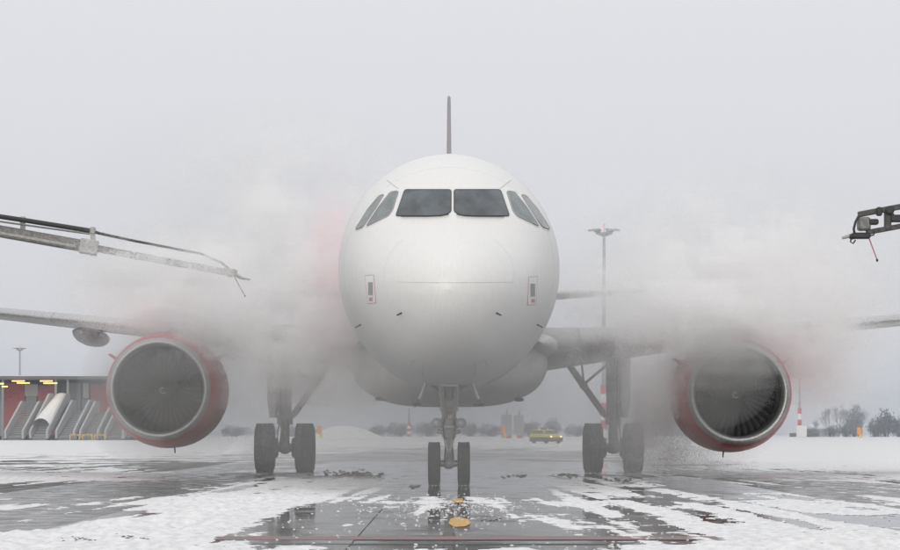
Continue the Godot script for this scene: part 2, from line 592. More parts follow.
	mb.tube([Vector3(0, 5.85, z_at(29.1)), Vector3(0, 8.5, z_at(31.56)), Vector3(0, 11.15, z_at(34.0))], [.07, .06, .05], 12)
	obj("leading_edge", mb, M["steel"], fin)
	nose_gear(t)

# airfoil ring across span at x
func foil(x: float, s: float, chord: float, y: float, thick: float, inc: float, sym := false, f0 := 0.0, f1 := 1.0, grow := 0.0) -> Array:
	var r := []
	var n := 32
	for j in n:
		var a := TAU * j / n
		var c := (1 - cos(a)) / 2
		if f1 < 1.0: c = f0 + (f1 - f0) * c
		var yt := thick * (1.4845 * sqrt(c) - .63 * c - 1.758 * c * c + 1.4215 * c * c * c - .5075 * c * c * c * c) + grow
		if f1 < 1.0 and j > n * .4 and j < n * .6: yt = maxf(yt, 0.0)
		var camber := 0.0 if sym else .02 * chord * (4 * c * (1 - c))
		var up := j < n / 2
		var yy := camber + (yt if up else -yt * (1.0 if sym else .8))
		if j == n / 2 and f1 >= 1.0: yy = 0
		var zz := c * chord - (grow if c < .03 else 0.0)
		r.append(Vector3(x, y + yy - (zz - .3 * chord) * sin(inc), z_at(s + zz)))
	return r

func wing_at(x: float) -> Array:       # s of leading edge, chord, y, thickness, incidence
	var k := [[1.4, 11.2, 6.7, 2.60, .98, .06], [2.2, 11.7, 6.15, 2.64, .90, .06], [6.4, 13.9, 3.95, 3.09, .38, .025], [16.4, 19.1, 1.65, 4.22, .11, .0], [16.95, 19.6, 1.2, 4.28, .10, .0]]
	for i in k.size() - 1:
		if x <= k[i + 1][0]:
			var t: float = (x - k[i][0]) / (k[i + 1][0] - k[i][0])
			var out := []
			for j in range(1, 6): out.append(lerpf(k[i][j], k[i + 1][j], t))
			return out
	return k[4].slice(1)

func wing(t: Node3D, sx: int):
	var mb := MB.new()
	var rings := []
	for x in [1.4, 2.2, 3.6, 5.0, 6.4, 9.0, 12.0, 14.5, 16.4, 16.95]:
		var q := wing_at(x)
		rings.append(foil(sx * x, q[0], q[1], q[2] - sx * x * BANK, q[3] * .92, q[4]))
	mb.loft(rings)
	var w := obj("wing", mb, M["wing paint"], t)
	for seg in [[2.7, 5.2], [6.35, 8.7], [8.74, 11.2], [11.24, 13.7], [13.74, 16.2]]:
		var sm := MB.new()
		var sr := []
		for k in 3:
			var x: float = lerpf(seg[0], seg[1], k / 2.0)
			var q := wing_at(x)
			sr.append(foil(sx * x, q[0], q[1], q[2] - sx * x * BANK, q[3] * .92, q[4], false, 0.0, .13, .012))
		sm.loft(sr)
		obj("slat", sm, M["bare metal"], w)
	# flap track fairings
	for x in [8.3, 11.6, 14.2]:
		var q := wing_at(x)
		var fm := MB.new()
		var fr := []
		var L: float = 3.4 if x < 10 else 2.4
		var s0: float = q[0] + q[1] * .42
		var yb: float = q[2] - q[3] * .28 - sx * x * BANK
		for k in 9:
			var u := k / 8.0
			var e := sqrt(maxf(0.0, 1 - pow(2 * pow(u, .8) - 1, 2)))
			var r := []
			for j in 16:
				var a := TAU * j / 16
				r.append(Vector3(sx * x + cos(a) * maxf(.34 * e, .003), yb - .03 - u * .1 + sin(a) * maxf((.26 if sin(a) < 0 else .12) * e, .003), z_at(s0 + u * L)))
			fr.append(r)
		fm.loft(fr, false, false)
		obj("flap_track_fairing", fm, M["wing paint"], w)
	# wing root fillet
	var fm2 := MB.new()
	var fr2 := []
	for k in 11:
		var u := k / 10.0
		var e := pow(maxf(0.0, 1 - pow(2 * pow(u, .8) - 1, 2)), .8)
		var r := []
		for j in 24:
			var a := TAU * j / 24
			r.append(Vector3(sx * (1.80 + cos(a) * maxf(.56 * e, .003)), 2.72 + sin(a) * maxf(.30 * e, .003), z_at(10.2 + u * 9)))
		fr2.append(r)
	fm2.loft(fr2, false, false)
	obj("wing_root_fillet", fm2, M["belly paint"], w)
	# wing tip fence
	var tf := MB.new()
	tf.prism(Transform3D(Basis(Vector3(0, 0, -1), Vector3.UP, Vector3(1, 0, 0)), Vector3(sx * 16.98, 4.28 - sx * .13, z_at(19.7))), [Vector2(0, 0), Vector2(1.1, .9), Vector2(1.5, .9), Vector2(1.3, 0), Vector2(1.4, -.7), Vector2(1.1, -.7)], .05)
	obj("wing_tip_fence", tf, M["red paint"], w)

func engine(t: Node3D, sx: int):
	var c := Vector3(sx * 5.755, 1.75 - sx * 5.755 * BANK, z_at(10.3))
	var ax := Vector3(0, 0, -1)
	var mb := MB.new()
	mb.lathe(c, ax, [[.10, 1.024], [.2, 1.060], [.35, 1.092], [.6, 1.125], [1.0, 1.162], [1.5, 1.185], [2.0, 1.182], [2.6, 1.14], [3.2, 1.05], [3.7, .94], [3.7, .90], [3.0, .9], [2.2, .9]], 64, false)
	var n := obj("engine_cowl", mb, M["red paint"], t)
	mb = MB.new()
	mb.lathe(c, ax, [[.098, 1.023], [.06, 1.003], [.02, .970], [0.0, .935], [.012, .903], [.05, .882], [.11, .868], [.2, .858]], 64, false)
	obj("inlet_lip", mb, M["bare metal"], n)
	mb = MB.new()
	mb.lathe(c, ax, [[.2, .858], [.35, .852], [.6, .86], [.95, .875], [1.4, .88]], 64, false)
	obj("inlet_duct", mb, M["duct lining"], n)
	mb = MB.new()
	mb.lathe(c, ax, [[1.38, .87], [1.42, .3]], 48, false)
	mb.lathe(c, ax, [[1.42, .30], [1.43, .001]], 48, false)
	obj("light_stop_disc", mb, M["dark part"], n)  # plain dark disc added behind the fan to stop light coming through
	# fan blades
	mb = MB.new()
	var rings := []
	for k in 6:
		var u := k / 5.0
		var r := lerpf(.24, .862, u)
		var tw := lerpf(.55, 1.08, u)
		var ch := lerpf(.15, .20, sin(u * PI * .7))
		var d := Vector3(cos(tw) * 0 + sin(tw), 0, -cos(tw))
		var p := Vector3(sin(u * 1.6) * .03, r, 0)
		var e := d.cross(Vector3.UP).normalized() * .006
		rings.append([p - d * ch / 2, p + e, p + d * ch / 2, p - e])
	mb.loft(rings)
	var bm: Mesh = mb.mesh()
	for k in 36:
		var b := obj("fan_blade", bm, M["fan titanium"], n)
		b.position = c + ax * 1.08
		b.rotation.z = TAU * k / 36
	mb = MB.new()
	mb.lathe(c, ax, [[.62, .004], [.65, .05], [.72, .11], [.82, .175], [.94, .23], [1.06, .26], [1.15, .265]], 32)
	var sp := obj("spinner", mb, M["fan titanium"], n)
	mb = MB.new()
	var pts := []
	for k in 26:
		var u := k / 25.0
		var r := lerpf(.02, .085, u)
		var a := u * TAU * .8 + .6
		pts.append(c + ax * (.62 + pow(r / .265, 1.55) * .42 - .006) + Vector3(cos(a), sin(a), 0) * r)
	mb.tube(pts, [.009], 6)
	obj("spinner_spiral", mb, M["white mark"], n)
	# nozzle and plug
	mb = MB.new()
	mb.lathe(c, ax, [[2.4, .66], [3.6, .62], [4.4, .46], [4.6, .42]], 40)
	obj("core_nozzle", mb, M["bare metal"], n)
	# strakes and drain mast
	for s in [-1, 1]:
		var st := MB.new()
		var a := deg_to_rad(32.0)
		var o := Vector3(s * cos(a), sin(a), 0)
		var p0 := c + o * 1.13 + ax * .75
		st.prism(Transform3D(Basis(Vector3(0, 0, -1), o, Vector3(0, 0, -1).cross(o)), p0), [Vector2(0, -.05), Vector2(.35, .24), Vector2(.85, .28), Vector2(.95, -.02)], .02)
		obj("strake", st, M["red paint"], n)
	var dm := MB.new()
	dm.rod(c + Vector3(-.15 * sx, -1.14, -1.35), c + Vector3(-.15 * sx, -1.28, -1.45), .018, .012, 8)
	obj("drain_mast", dm, M["dark part"], n)
	# cowl joint lines
	for q in [.95, 2.2]:
		var jm := MB.new()
		var jp := []
		for k in 49:
			var a := TAU * k / 48
			jp.append(c + ax * q + Vector3(cos(a), sin(a), 0) * (1.1585 if q < 1 else 1.174))
		jm.tube(jp, [.006], 5, false)
		obj("cowl_joint", jm, M["seam"], n)
	# pylon
	mb = MB.new()
	rings = []
	for q in [[1.2, .04, 2.88, 2.98], [1.9, .20, 2.8, 3.12], [3.2, .23, 2.6, 3.16], [5.2, .2, 2.5, 3.0], [7.0, .08, 2.6, 2.9]]:
		var r := []
		for j in 16:
			var a := TAU * j / 16
			r.append(Vector3(c.x + cos(a) * q[1], (q[2] + q[3]) / 2 + signf(sin(a)) * pow(absf(sin(a)), .6) * (q[3] - q[2]) / 2, c.z - q[0]))
		rings.append(r)
	mb.loft(rings)
	obj("pylon", mb, M["wing paint"], n)

func wheel(parent: Node, c: Vector3, r: float, w: float):
	var mb := MB.new()
	var h := w / 2
	var prof := [[-h * .62, r * .52], [-h * .86, r * .60], [-h * .97, r * .74], [-h * .93, r * .86], [-h * .74, r * .955], [-h * .5, r * .985]]
	for g in [-.38, -.13, .13, .38]:
		prof.append([w * g - .014, r * .995]); prof.append([w * g - .011, r * .972]); prof.append([w * g + .011, r * .972]); prof.append([w * g + .014, r * .995])
	prof.append_array([[h * .5, r * .985], [h * .74, r * .955], [h * .93, r * .86], [h * .97, r * .74], [h * .86, r * .60], [h * .62, r * .52]])
	prof.append([-h * .62, r * .52])
	mb.lathe(c, Vector3.RIGHT, prof, 40, false)
	obj("tyre", mb, M["tyre rubber"], parent)
	mb = MB.new()
	mb.lathe(c, Vector3.RIGHT, [[-h * .75, r * .18], [-h * .78, r * .30], [-h * .5, r * .36], [-h * .6, r * .5], [-h * .72, r * .53], [-h * .6, r * .54], [h * .6, r * .54], [h * .72, r * .53], [h * .6, r * .5], [h * .5, r * .36], [h * .78, r * .30], [h * .75, r * .18]], 28)
	obj("wheel_rim", mb, M["rim grey"], parent)

func main_gear(t: Node3D, sx: int):
	var x := sx * 3.795
	var z := z_at(17.7)
	var mb := MB.new()
	mb.tube([Vector3(x, 2.85, z), Vector3(x, 2.3, z), Vector3(x, 1.35, z), Vector3(x, 1.30, z), Vector3(x, 1.12, z)], [.19, .165, .155, .185, .18], 20)
	mb.tube([Vector3(x, 1.14, z), Vector3(x, .62, z)], [.105], 16)
	mb.ball(Vector3(x, .585, z), Vector3(.17, .15, .17))
	var g := obj("main_gear_leg", mb, M["gear paint"], t)
	mb = MB.new()
	mb.tube([Vector3(x - .47, .585, z), Vector3(x - .27, .585, z), Vector3(x + .27, .585, z), Vector3(x + .47, .585, z)], [.075, .10, .10, .075], 14)
	obj("axle", mb, M["steel"], g)
	for s in [-1, 1]:
		wheel(g, Vector3(x + s * .4635, .575, z), .578, .455)
		mb = MB.new()
		mb.lathe(Vector3(x + s * .16, .585, z), Vector3.RIGHT * s, [[0, .20], [.03, .235], [.13, .235], [.15, .2]], 20)
		obj("brake_pack", mb, M["dark part"], g)
	# torque links in front of the leg
	for s in [-1, 1]:
		mb = MB.new()
		mb.tube([Vector3(x + s * .10, 1.24, z + .17), Vector3(x + s * .035, .98, z + .40)], [.035, .03], 8)
		mb.tube([Vector3(x + s * .10, .62, z + .16), Vector3(x + s * .035, .98, z + .40)], [.035, .03], 8)
		obj("torque_link", mb, M["gear paint"], g)
	# folding side stay
	mb = MB.new()
	var a := Vector3(x - sx * .17, 1.30, z + .03)
	var b := Vector3(sx * 2.70, 2.58, z + .25)
	var m := a.lerp(b, .56)
	mb.tube([a, a.lerp(m, .12), m.lerp(a, .06), m], [.05, .075, .075, .06], 12)
	mb.tube([m, m.lerp(b, .08), b], [.06, .085, .07], 12)
	mb.ball(m, Vector3(.10, .10, .10), 12, 8)
	obj("side_stay", mb, M["gear paint"], g)
	mb = MB.new()
	mb.tube([m + Vector3(0, .03, .02), Vector3(x - sx * .12, 2.52, z + .06)], [.032], 8)
	mb.tube([m + Vector3(0, .05, .02), b + Vector3(sx * .34, .10, 0)], [.026], 8)
	obj("lock_stay", mb, M["gear paint"], g)
	# leg door on the outboard side
	mb = MB.new()
	var yaw := sx * deg_to_rad(-16)
	mb.prism(Transform3D(Basis(Vector3.UP, yaw) * Basis(Vector3(0, 0, 1), Vector3.UP, Vector3(-1, 0, 0)), Vector3(x + sx * .27, 2.0, z)), [Vector2(-.55, .75), Vector2(.55, .75), Vector2(.55, -.35), Vector2(.3, -.72), Vector2(-.3, -.72), Vector2(-.55, -.35)], .06)
	obj("gear_door", mb, M["door paint"], g)
	for yy in [1.6, 2.3]:
		mb = MB.new()
		mb.rod(Vector3(x, yy, z), Vector3(x + sx * .26, yy + .05, z), .03, .03, 8)
		obj("door_link", mb, M["gear paint"], g)
	# hydraulic pipes on the leg
	mb = MB.new()
	mb.tube([Vector3(x + sx * .08, 2.6, z + .17), Vector3(x + sx * .09, 1.9, z + .175), Vector3(x + sx * .07, 1.35, z + .2), Vector3(x + sx * .15, .95, z + .22), Vector3(x + sx * .16, .66, z + .16)], [.014], 6)
	obj("brake_hose", mb, M["hose rubber"], g)

func nose_gear(t: Node3D):
	var z := z_at(5.07)
	var mb := MB.new()
	mb.tube([Vector3(0, 1.95, z), Vector3(0, 1.62, z), Vector3(0, 1.58, z), Vector3(0, 1.2, z), Vector3(0, 1.16, z), Vector3(0, 1.10, z), Vector3(0, 1.06, z), Vector3(0, .86, z), Vector3(0, .82, z)], [.15, .15, .125, .12, .155, .155, .125, .12, .10], 18)
	mb.tube([Vector3(0, .84, z), Vector3(0, .42, z)], [.07], 14)
	mb.ball(Vector3(0, .385, z), Vector3(.11, .10, .11))
	var g := obj("nose_gear_leg", mb, M["gear paint"], t)
	mb = MB.new()
	mb.tube([Vector3(-.25, .385, z), Vector3(-.12, .385, z), Vector3(.12, .385, z), Vector3(.25, .385, z)], [.045, .06, .06, .045], 12)
	obj("axle", mb, M["steel"], g)
	for s in [-1, 1]:
		wheel(g, Vector3(s * .258, .381, z), .383, .225)
		mb = MB.new()
		mb.tube([Vector3(s * .07, .80, z + .12), Vector3(s * .02, .60, z + .27)], [.026, .022], 8)
		mb.tube([Vector3(s * .07, .43, z + .09), Vector3(s * .02, .60, z + .27)], [.026, .022], 8)
		obj("torque_link", mb, M["gear paint"], g)
		# taxi lamp with its bracket
		var lc := Vector3(s * .215, 1.09, z + .12)
		mb = MB.new()
		mb.lathe(lc, Vector3(0, 0, 1), [[-.10, .03], [-.07, .07], [.0, .088], [.02, .092], [.02, .075]], 18)
		mb.rod(lc + Vector3(0, 0, -.05), Vector3(s * .1, 1.1, z + .02), .022, .022, 8)
		var lamp := obj("taxi_lamp", mb, M["gear paint"], g)
		mb = MB.new()
		mb.ball(lc + Vector3(0, 0, .018), Vector3(.072, .072, .02), 14, 8)
		obj("lens", mb, M["lens"], lamp)
		# steering actuator and side struts
		mb = MB.new()
		mb.tube([Vector3(s * .10, .93, z + .05), Vector3(s * .20, .95, z + .03)], [.04, .04], 10)
		obj("steering_actuator", mb, M["gear paint"], g)
		mb = MB.new()
		mb.tube([Vector3(s * .12, 1.56, z + .04), Vector3(s * .36, 1.86, z - .1)], [.035, .03], 8)
		obj("side_strut", mb, M["gear paint"], g)
		mb = MB.new()
		mb.tube([Vector3(s * .06, 1.7, z + .13), Vector3(s * .075, 1.2, z + .14), Vector3(s * .10, .98, z + .13), Vector3(s * .06, .7, z + .15), Vector3(s * .08, .45, z + .10)], [.011], 6)
		obj("hydraulic_hose", mb, M["hose rubber"], g)
		# gear bay doors, hinged at the fuselage
		mb = MB.new()
		mb.cbox(Transform3D(Basis(Vector3(0, 0, 1), s * deg_to_rad(22)), Vector3(s * .44, 1.70, z - .35)), Vector3(.035, .42, 1.5), .012)
		obj("gear_door", mb, M["belly paint"], g)
		mb = MB.new()
		mb.rod(Vector3(s * .50, 1.56, z + .2), Vector3(s * .60, 1.36, z + .28), .014, .008, 6)
		obj("drain_mast", mb, M["dark part"], g)
	# drag strut going forward and up, and the plate above the leg
	mb = MB.new()
	mb.tube([Vector3(-.07, 1.15, z + .08), Vector3(-.16, 1.82, z + .62)], [.045], 10)
	mb.tube([Vector3(.07, 1.15, z + .08), Vector3(.16, 1.82, z + .62)], [.045], 10)
	obj("drag_strut", mb, M["gear paint"], g)
	mb = MB.new()
	mb.cbox(Transform3D(Basis(Vector3.RIGHT, -.3), Vector3(0, 1.80, z + .72)), Vector3(.30, .17, .03), .01)
	var plate := obj("leg_plate", mb, M["white mark"], g)
	mb = MB.new()
	mb.cbox(Transform3D(Basis(Vector3.RIGHT, -.3), Vector3(.065, 1.795, z + .738)), Vector3(.05, .07, .01), .002)
	obj("placard", mb, M["seam"], plate)
	mb = MB.new()
	for y in [1.02, 1.33, 1.5]:
		mb.lathe(Vector3(0, y, z), Vector3.UP, [[-.03, .13], [-.025, .165], [.025, .165], [.03, .13]], 18)
	obj("clamp_rings", mb, M["rim grey"], g)
	mb = MB.new()
	mb.box(Vector3(0, 1.42, z + .17), Vector3(.16, .16, .08), .02)
	mb.box(Vector3(.02, 1.2, z + .19), Vector3(.10, .09, .07), .015)
	obj("valve_block", mb, M["gear paint"], g)

# ---------------------------------------------------------------- ground and snow
const SNOW_X := [0, 100, 200, 300, 400, 500, 600, 700, 800, 900]
# row of the picture, then how much snow lies there (-1 bare, 1 covered) from left to right
const SNOW := [
	[438, 1, 1, 1, .9, .8, .8, .9, 1, 1, 1],
	[442, 1, 1, .9, .7, .5, .5, .6, .9, 1, 1],
	[448, .8, .7, .6, .4, .1, .1, .3, .8, .95, .95],
	[455, .3, .3, .2, .1, -.3, -.4, .0, .5, .9, .9],
	[462, .1, .0, -.1, .0, -.6, -.7, -.2, .4, .8, .8],
	[468, .2, .0, -.3, .0, -.7, -.8, -.2, .1, .55, .5],
	[473, .7, .5, -.5, .2, -.6, -.8, -.1, -.1, .2, .5],
	[479, .9, .7, -.6, .5, -.5, -.8, .0, -.2, .2, .5],
	[483, .2, -.2, -.8, .7, -.5, -.8, .1, -.5, -.4, .0],
	[487, -.9, -.9, -.5, .8, -.4, -.8, .25, -.6, -.7, -.4],
	[494, -.3, -.8, .3, 1., -.4, -.7, .35, -.4, -.5, -.3],
	[502, -.5, -.1, 1., .8, -.2, -.4, .3, -.1, .1, .2],
	[507, .3, .2, 1.2, .5, -.2, -.3, .2, .2, .3, .2],
	[512, -.5, -.3, 1.2, .3, -.4, -.4, .1, .2, .2, .1],
	[518, -.7, .1, 1.2, .1, -.5, -.5, .1, .1, .1, .0],
	[525, -.7, 1., 1.1, -.1, -.6, -.6, -.1, .1, .3, .1],
	[530, -.3, 1.1, 1., -.2, -.7, -.7, -.2, .2, .5, .3],
	[536, .9, 1.1, .7, -.3, -.7, -.7, -.3, .3, .7, .6],
	[541, 1.1, 1., .5, -.3, -.7, -.8, -.3, .4, .8, .8],
	[545, 1.1, .9, .6, -.2, -.5, -.6, -.2, .7, 1., 1.],
	[550, 1.1, 1., .9, .3, .2, .2, .3, .9, 1.1, 1.1],
	[560, 1.1, 1., .9, .5, .3, .3, .5, 1., 1.1, 1.1]]
var n_streak: FastNoiseLite
var n_patch: FastNoiseLite
var n_fine: FastNoiseLite
var n_grit: FastNoiseLite
var n_track: FastNoiseLite

func snow_amount(x: float, d: float) -> float:
	var px := CX + x * F / d
	var py := clampf(HZ + CH * F / d, 438.0, 559.9)
	var i := 0
	while i < SNOW.size() - 2 and SNOW[i + 1][0] < py: i += 1
	var t: float = (py - SNOW[i][0]) / (SNOW[i + 1][0] - SNOW[i][0])
	var u := clampf(px / 100.0, 0.0, 8.999)
	var c := int(u)
	u -= c
	return lerpf(lerpf(SNOW[i][1 + c], SNOW[i][2 + c], u), lerpf(SNOW[i + 1][1 + c], SNOW[i + 1][2 + c], u), t)

func snow_height(x: float, d: float) -> float:
	var b := snow_amount(x, d)
	var k := d / 30.0
	# wind and ploughs drag the snow across the view; the noise is wide in x and narrow in depth
	var s := n_streak.get_noise_2d(x / (1.0 + .5 * k), d * 1.6 / (1.0 + .35 * k))
	var p := n_patch.get_noise_2d(x, d)
	var f := n_fine.get_noise_2d(x / (.7 + .3 * k), d / (.7 + .3 * k))
	# tyre tracks run away from the wheels
	var rut := 0.0
	var along := clampf((46.0 - d) / 22.0, 0.0, 1.0)
	if along > 0.0:
		var w := x - (3.4 - (46.0 - d) * .018)
		rut = sin(w * 9.0 + p * 2.0) * .35 * exp(-w * w / 1.2) * along
	var gr := n_grit.get_noise_2d(x, d * .45) if d < 60.0 else 0.0
	var tr := n_track.get_noise_2d((x + .035 * signf(x) * (d - 40.0)) * 2.2, d * .07) * clampf((75.0 - d) / 30.0, 0.0, 1.0)
	var v := b * 1.05 - .12 + s * .55 + p * .35 + f * .42 + gr * .30 + rut + tr * 1.15
	var y := v * .014
	if b > .55 and d < 45.0:
		y += (b - .55) * .11 * clampf(.5 + p + f * .9 + s * .4, 0.1, 1.5)
	return minf(y, .14)

func grid_mesh(d0: float, d1: float, dx: float, dd: float, half: float, base: float) -> ArrayMesh:
	var nx := int(2 * half / dx) + 1
	var nd := int((d1 - d0) / dd) + 1
	var hs := PackedFloat32Array()
	hs.resize(nx * nd)
	var xs := PackedFloat32Array()
	for j in nd:
		var d := d0 + (d1 - d0) * j / (nd - 1)
		var hw := half * d / d1
		for i in nx:
			hs[j * nx + i] = snow_height(lerpf(-hw, hw, float(i) / (nx - 1)), d)
	var idx := PackedInt32Array()
	for j in nd - 1:
		for i in nx - 1:
			var a := j * nx + i
			if maxf(maxf(hs[a], hs[a + 1]), maxf(hs[a + nx], hs[a + nx + 1])) > 0.0:
				idx.append_array([a, a + nx, a + 1, a + 1, a + nx, a + nx + 1])
	var vs := PackedVector3Array()
	var ns := PackedVector3Array()
	vs.resize(nx * nd); ns.resize(nx * nd)
	for j in nd:
		var d := d0 + (d1 - d0) * j / (nd - 1)
		var hw := half * d / d1
		var step := 2 * hw / (nx - 1)
		var sd := (d1 - d0) / (nd - 1)
		for i in nx:
			var a := j * nx + i
			vs[a] = Vector3(lerpf(-hw, hw, float(i) / (nx - 1)), base + maxf(hs[a], -.012), -d)
			var gx := (hs[mini(a + 1, j * nx + nx - 1)] - hs[maxi(a - 1, j * nx)]) / (2 * step)
			var gd := (hs[mini(j + 1, nd - 1) * nx + i] - hs[maxi(j - 1, 0) * nx + i]) / (2 * sd)
			ns[a] = Vector3(-gx, 1, gd).normalized()
	var arr := []
	arr.resize(Mesh.ARRAY_MAX)
	arr[Mesh.ARRAY_VERTEX] = vs
	arr[Mesh.ARRAY_NORMAL] = ns
	arr[Mesh.ARRAY_INDEX] = idx
	var m := ArrayMesh.new()
	m.add_surface_from_arrays(Mesh.PRIMITIVE_TRIANGLES, arr)
	return m

func sheet(x0: float, x1: float, d0: float, d1: float, y: float) -> MB:
	var mb := MB.new()
	mb.quad(Vector3(x0, y, -d0), Vector3(x0, y, -d1), Vector3(x1, y, -d1), Vector3(x1, y, -d0))
	return mb

func ground():
	n_streak = noise(41, .55, 4)
	n_patch = noise(42, .16, 3)
	n_fine = noise(43, 1.9, 4)
	n_grit = noise(45, 6.5, 3)
	n_track = noise(46, .9, 4)
	tag(obj("ground", sheet(-900, 900, -60, 1700, -.06), M["far snow"]), "", "", "", "structure")
	tag(obj("far_apron", sheet(-160, 160, -40, 340, -.03), M["far apron"]), "", "", "", "structure")
	# near slabs of the apron with open joints
	var ap := Node3D.new()
	ap.name = "apron"
	add_child(ap)
	tag(ap, "", "", "", "structure")
	var sm := MB.new()
	sm.box(Vector3(0, -.05, 0), Vector3(2.995, .10, 5.995), .003)
	var slab: Mesh = sm.mesh()
	for r in range(-1, 9):
		for c in range(-8, 8):
			var o := obj("concrete_slab", slab, M["wet concrete"] if c >= -1 and c <= 1 else M["damp concrete"] if c == -2 or c == 2 else M["slushy concrete"], ap)
			o.position = Vector3(-.8 + 3 * c + 1.5, -.0015 * ((r * 3 + c * 5) % 3), -(18.4 + 6 * r + 3.0))
	# painted lines
	tag(obj("red_marking", sheet(-7, 7, 18.85, 19.5, .004), M["red line paint"]), "", "", "", "structure")
	var worn := MB.new()
	for j in 28:
		var a0 := TAU * j / 28
		var a1 := TAU * (j + 1) / 28
		var w0 := 1.0 + .05 * sin(a0 * 3 + 1) + .04 * sin(a0 * 7)
		var w1 := 1.0 + .05 * sin(a1 * 3 + 1) + .04 * sin(a1 * 7)
		worn.tri(Vector3(.105, .004, -22.7), Vector3(.105 + cos(a0) * .11 * w0, .004, -22.7 + sin(a0) * 1.25 * w0), Vector3(.105 + cos(a1) * .11 * w1, .004, -22.7 + sin(a1) * 1.25 * w1))
	tag(obj("centre_line_marking", worn, M["orange line paint"]), "", "", "", "structure")
	tag(obj("centre_line_marking", sheet(0.05, .19, 29.0, 31.0, .004), M["orange line paint"]), "", "", "", "structure")
	# slot drain along the slab edge
	var dm := MB.new()
	dm.box(Vector3(0, -.006, -18.15), Vector3(14, .02, .16), .004)
	var drain := obj("drain_channel", dm, M["drain iron"])
	tag(drain, "", "", "", "structure")
	# snow in four sheets, finer towards the camera
	var k := 0
	for q in [[15.5, 26.0, .035, .05, 7.0, .0], [26.0, 46.0, .055, .10, 12.2, .0], [46.0, 78.2, .10, .22, 21.0, .0], [78.2, 160.0, .3, .7, 42.0, -.03], [160.0, 336.0, .7, 2.2, 88.0, -.03]]:
		var o := obj("apron_snow", grid_mesh(q[0], q[1], q[2], q[3], q[4], q[5]), M["snow"])
		tag(o, ["rippled white snow bank and streaks nearest the viewer", "wind dragged snow around the nose wheels", "patchy snow under the wings", "thin snow streaks behind the aircraft", "far snow cover before the terminal"][k], "snow", "", "stuff")
		k += 1
	# loose lumps of slush
	var lm := MB.new()
	var rg := RandomNumberGenerator.new()
	rg.seed = 5
	lm.smooth(false)
	var rr := []
	for i in 5:
		var ring_ := []
		for j in 7:
			var p := PI * (i + .15) / 4.3
			ring_.append(Vector3(cos(TAU * j / 7) * sin(p), cos(p) * .6, sin(TAU * j / 7) * sin(p)) * rg.randf_range(.75, 1.15))
		rr.append(ring_)
	for i in 4:
		for j in 7:
			lm.quad(rr[i][j], rr[i + 1][j], rr[i + 1][(j + 1) % 7], rr[i][(j + 1) % 7])
	var mm := MultiMesh.new()
	mm.transform_format = MultiMesh.TRANSFORM_3D
	mm.mesh = lm.mesh()
	var places := []
	for i in 1250:
		var px: float
		var py: float
		if i < 480:
			px = rg.randfn(448, 38); py = rg.randfn(506, 6)
		elif i < 1500:
			px = rg.randf_range(180, 900); py = rg.randf_range(484, 556)
		else:
			px = rg.randf_range(-60, 960); py = rg.randf_range(480, 560)
		if py < 476: continue
		var d := CH * F / (py - HZ)
		var x := (px - CX) * d / F
		var h := snow_height(x, d)
		if i >= 480 and h < -.012: continue
		var size := rg.randf_range(.004, .011) * (1.8 if rg.randf() < .08 else 1.0)
		places.append(Transform3D(Basis(Vector3.UP, rg.randf() * TAU).scaled(Vector3(size * rg.randf_range(1, 1.8), size, size * rg.randf_range(1, 2.2))), Vector3(x, maxf(h, 0.0) + size * .3, -d)))
	mm.instance_count = places.size()
	for i in places.size(): mm.set_instance_transform(i, places[i])
	var mi := MultiMeshInstance3D.new()
	mi.name = "slush_lumps"
	mi.multimesh = mm
	mi.material_override = M["snow"]
	add_child(mi)
	tag(mi, "small lumps of slush scattered over the wet concrete", "slush", "", "stuff")
	# dark clods of slush thrown up by the wheels
	var mm2 := MultiMesh.new()
	mm2.transform_format = MultiMesh.TRANSFORM_3D
	mm2.mesh = mm.mesh
	places = []
	for q in [[342, 473.5, 14, 2.0, 70, .022], [365, 475, 10, 1.2, 40, .025], [415, 487, 3, 1.0, 14, .02], [515, 476, 8, .8, 16, .022], [570, 475, 8, 1, 22, .022], [75, 541, 9, .8, 16, .009], [132, 540, 7, .8, 14, .009], [490, 520, 5, .6, 10, .010], [620, 480, 10, 1, 20, .02]]:
		for i in int(q[4]):
			var py: float = rg.randfn(q[1], q[3])
			var d := CH * F / (py - HZ)
			var x: float = (rg.randfn(q[0], q[2]) - CX) * d / F
			var size: float = q[5] * rg.randf_range(.4, 1.3)
			places.append(Transform3D(Basis(Vector3.UP, rg.randf() * TAU).scaled(Vector3(size * 1.7, size, size * 1.6)), Vector3(x, maxf(snow_height(x, d), 0.0) + size * .35, -d)))
	mm2.instance_count = places.size()
	for i in places.size(): mm2.set_instance_transform(i, places[i])
	mi = MultiMeshInstance3D.new()
	mi.name = "dirty_slush"
	mi.multimesh = mm2
	mi.material_override = grained("dirty slush", lin(.10, .096, .092), lin(.24, .235, .23), .3, .6, 0, 44)
	add_child(mi)
	tag(mi, "dark clods of dirty slush near the wheels", "slush", "", "stuff")

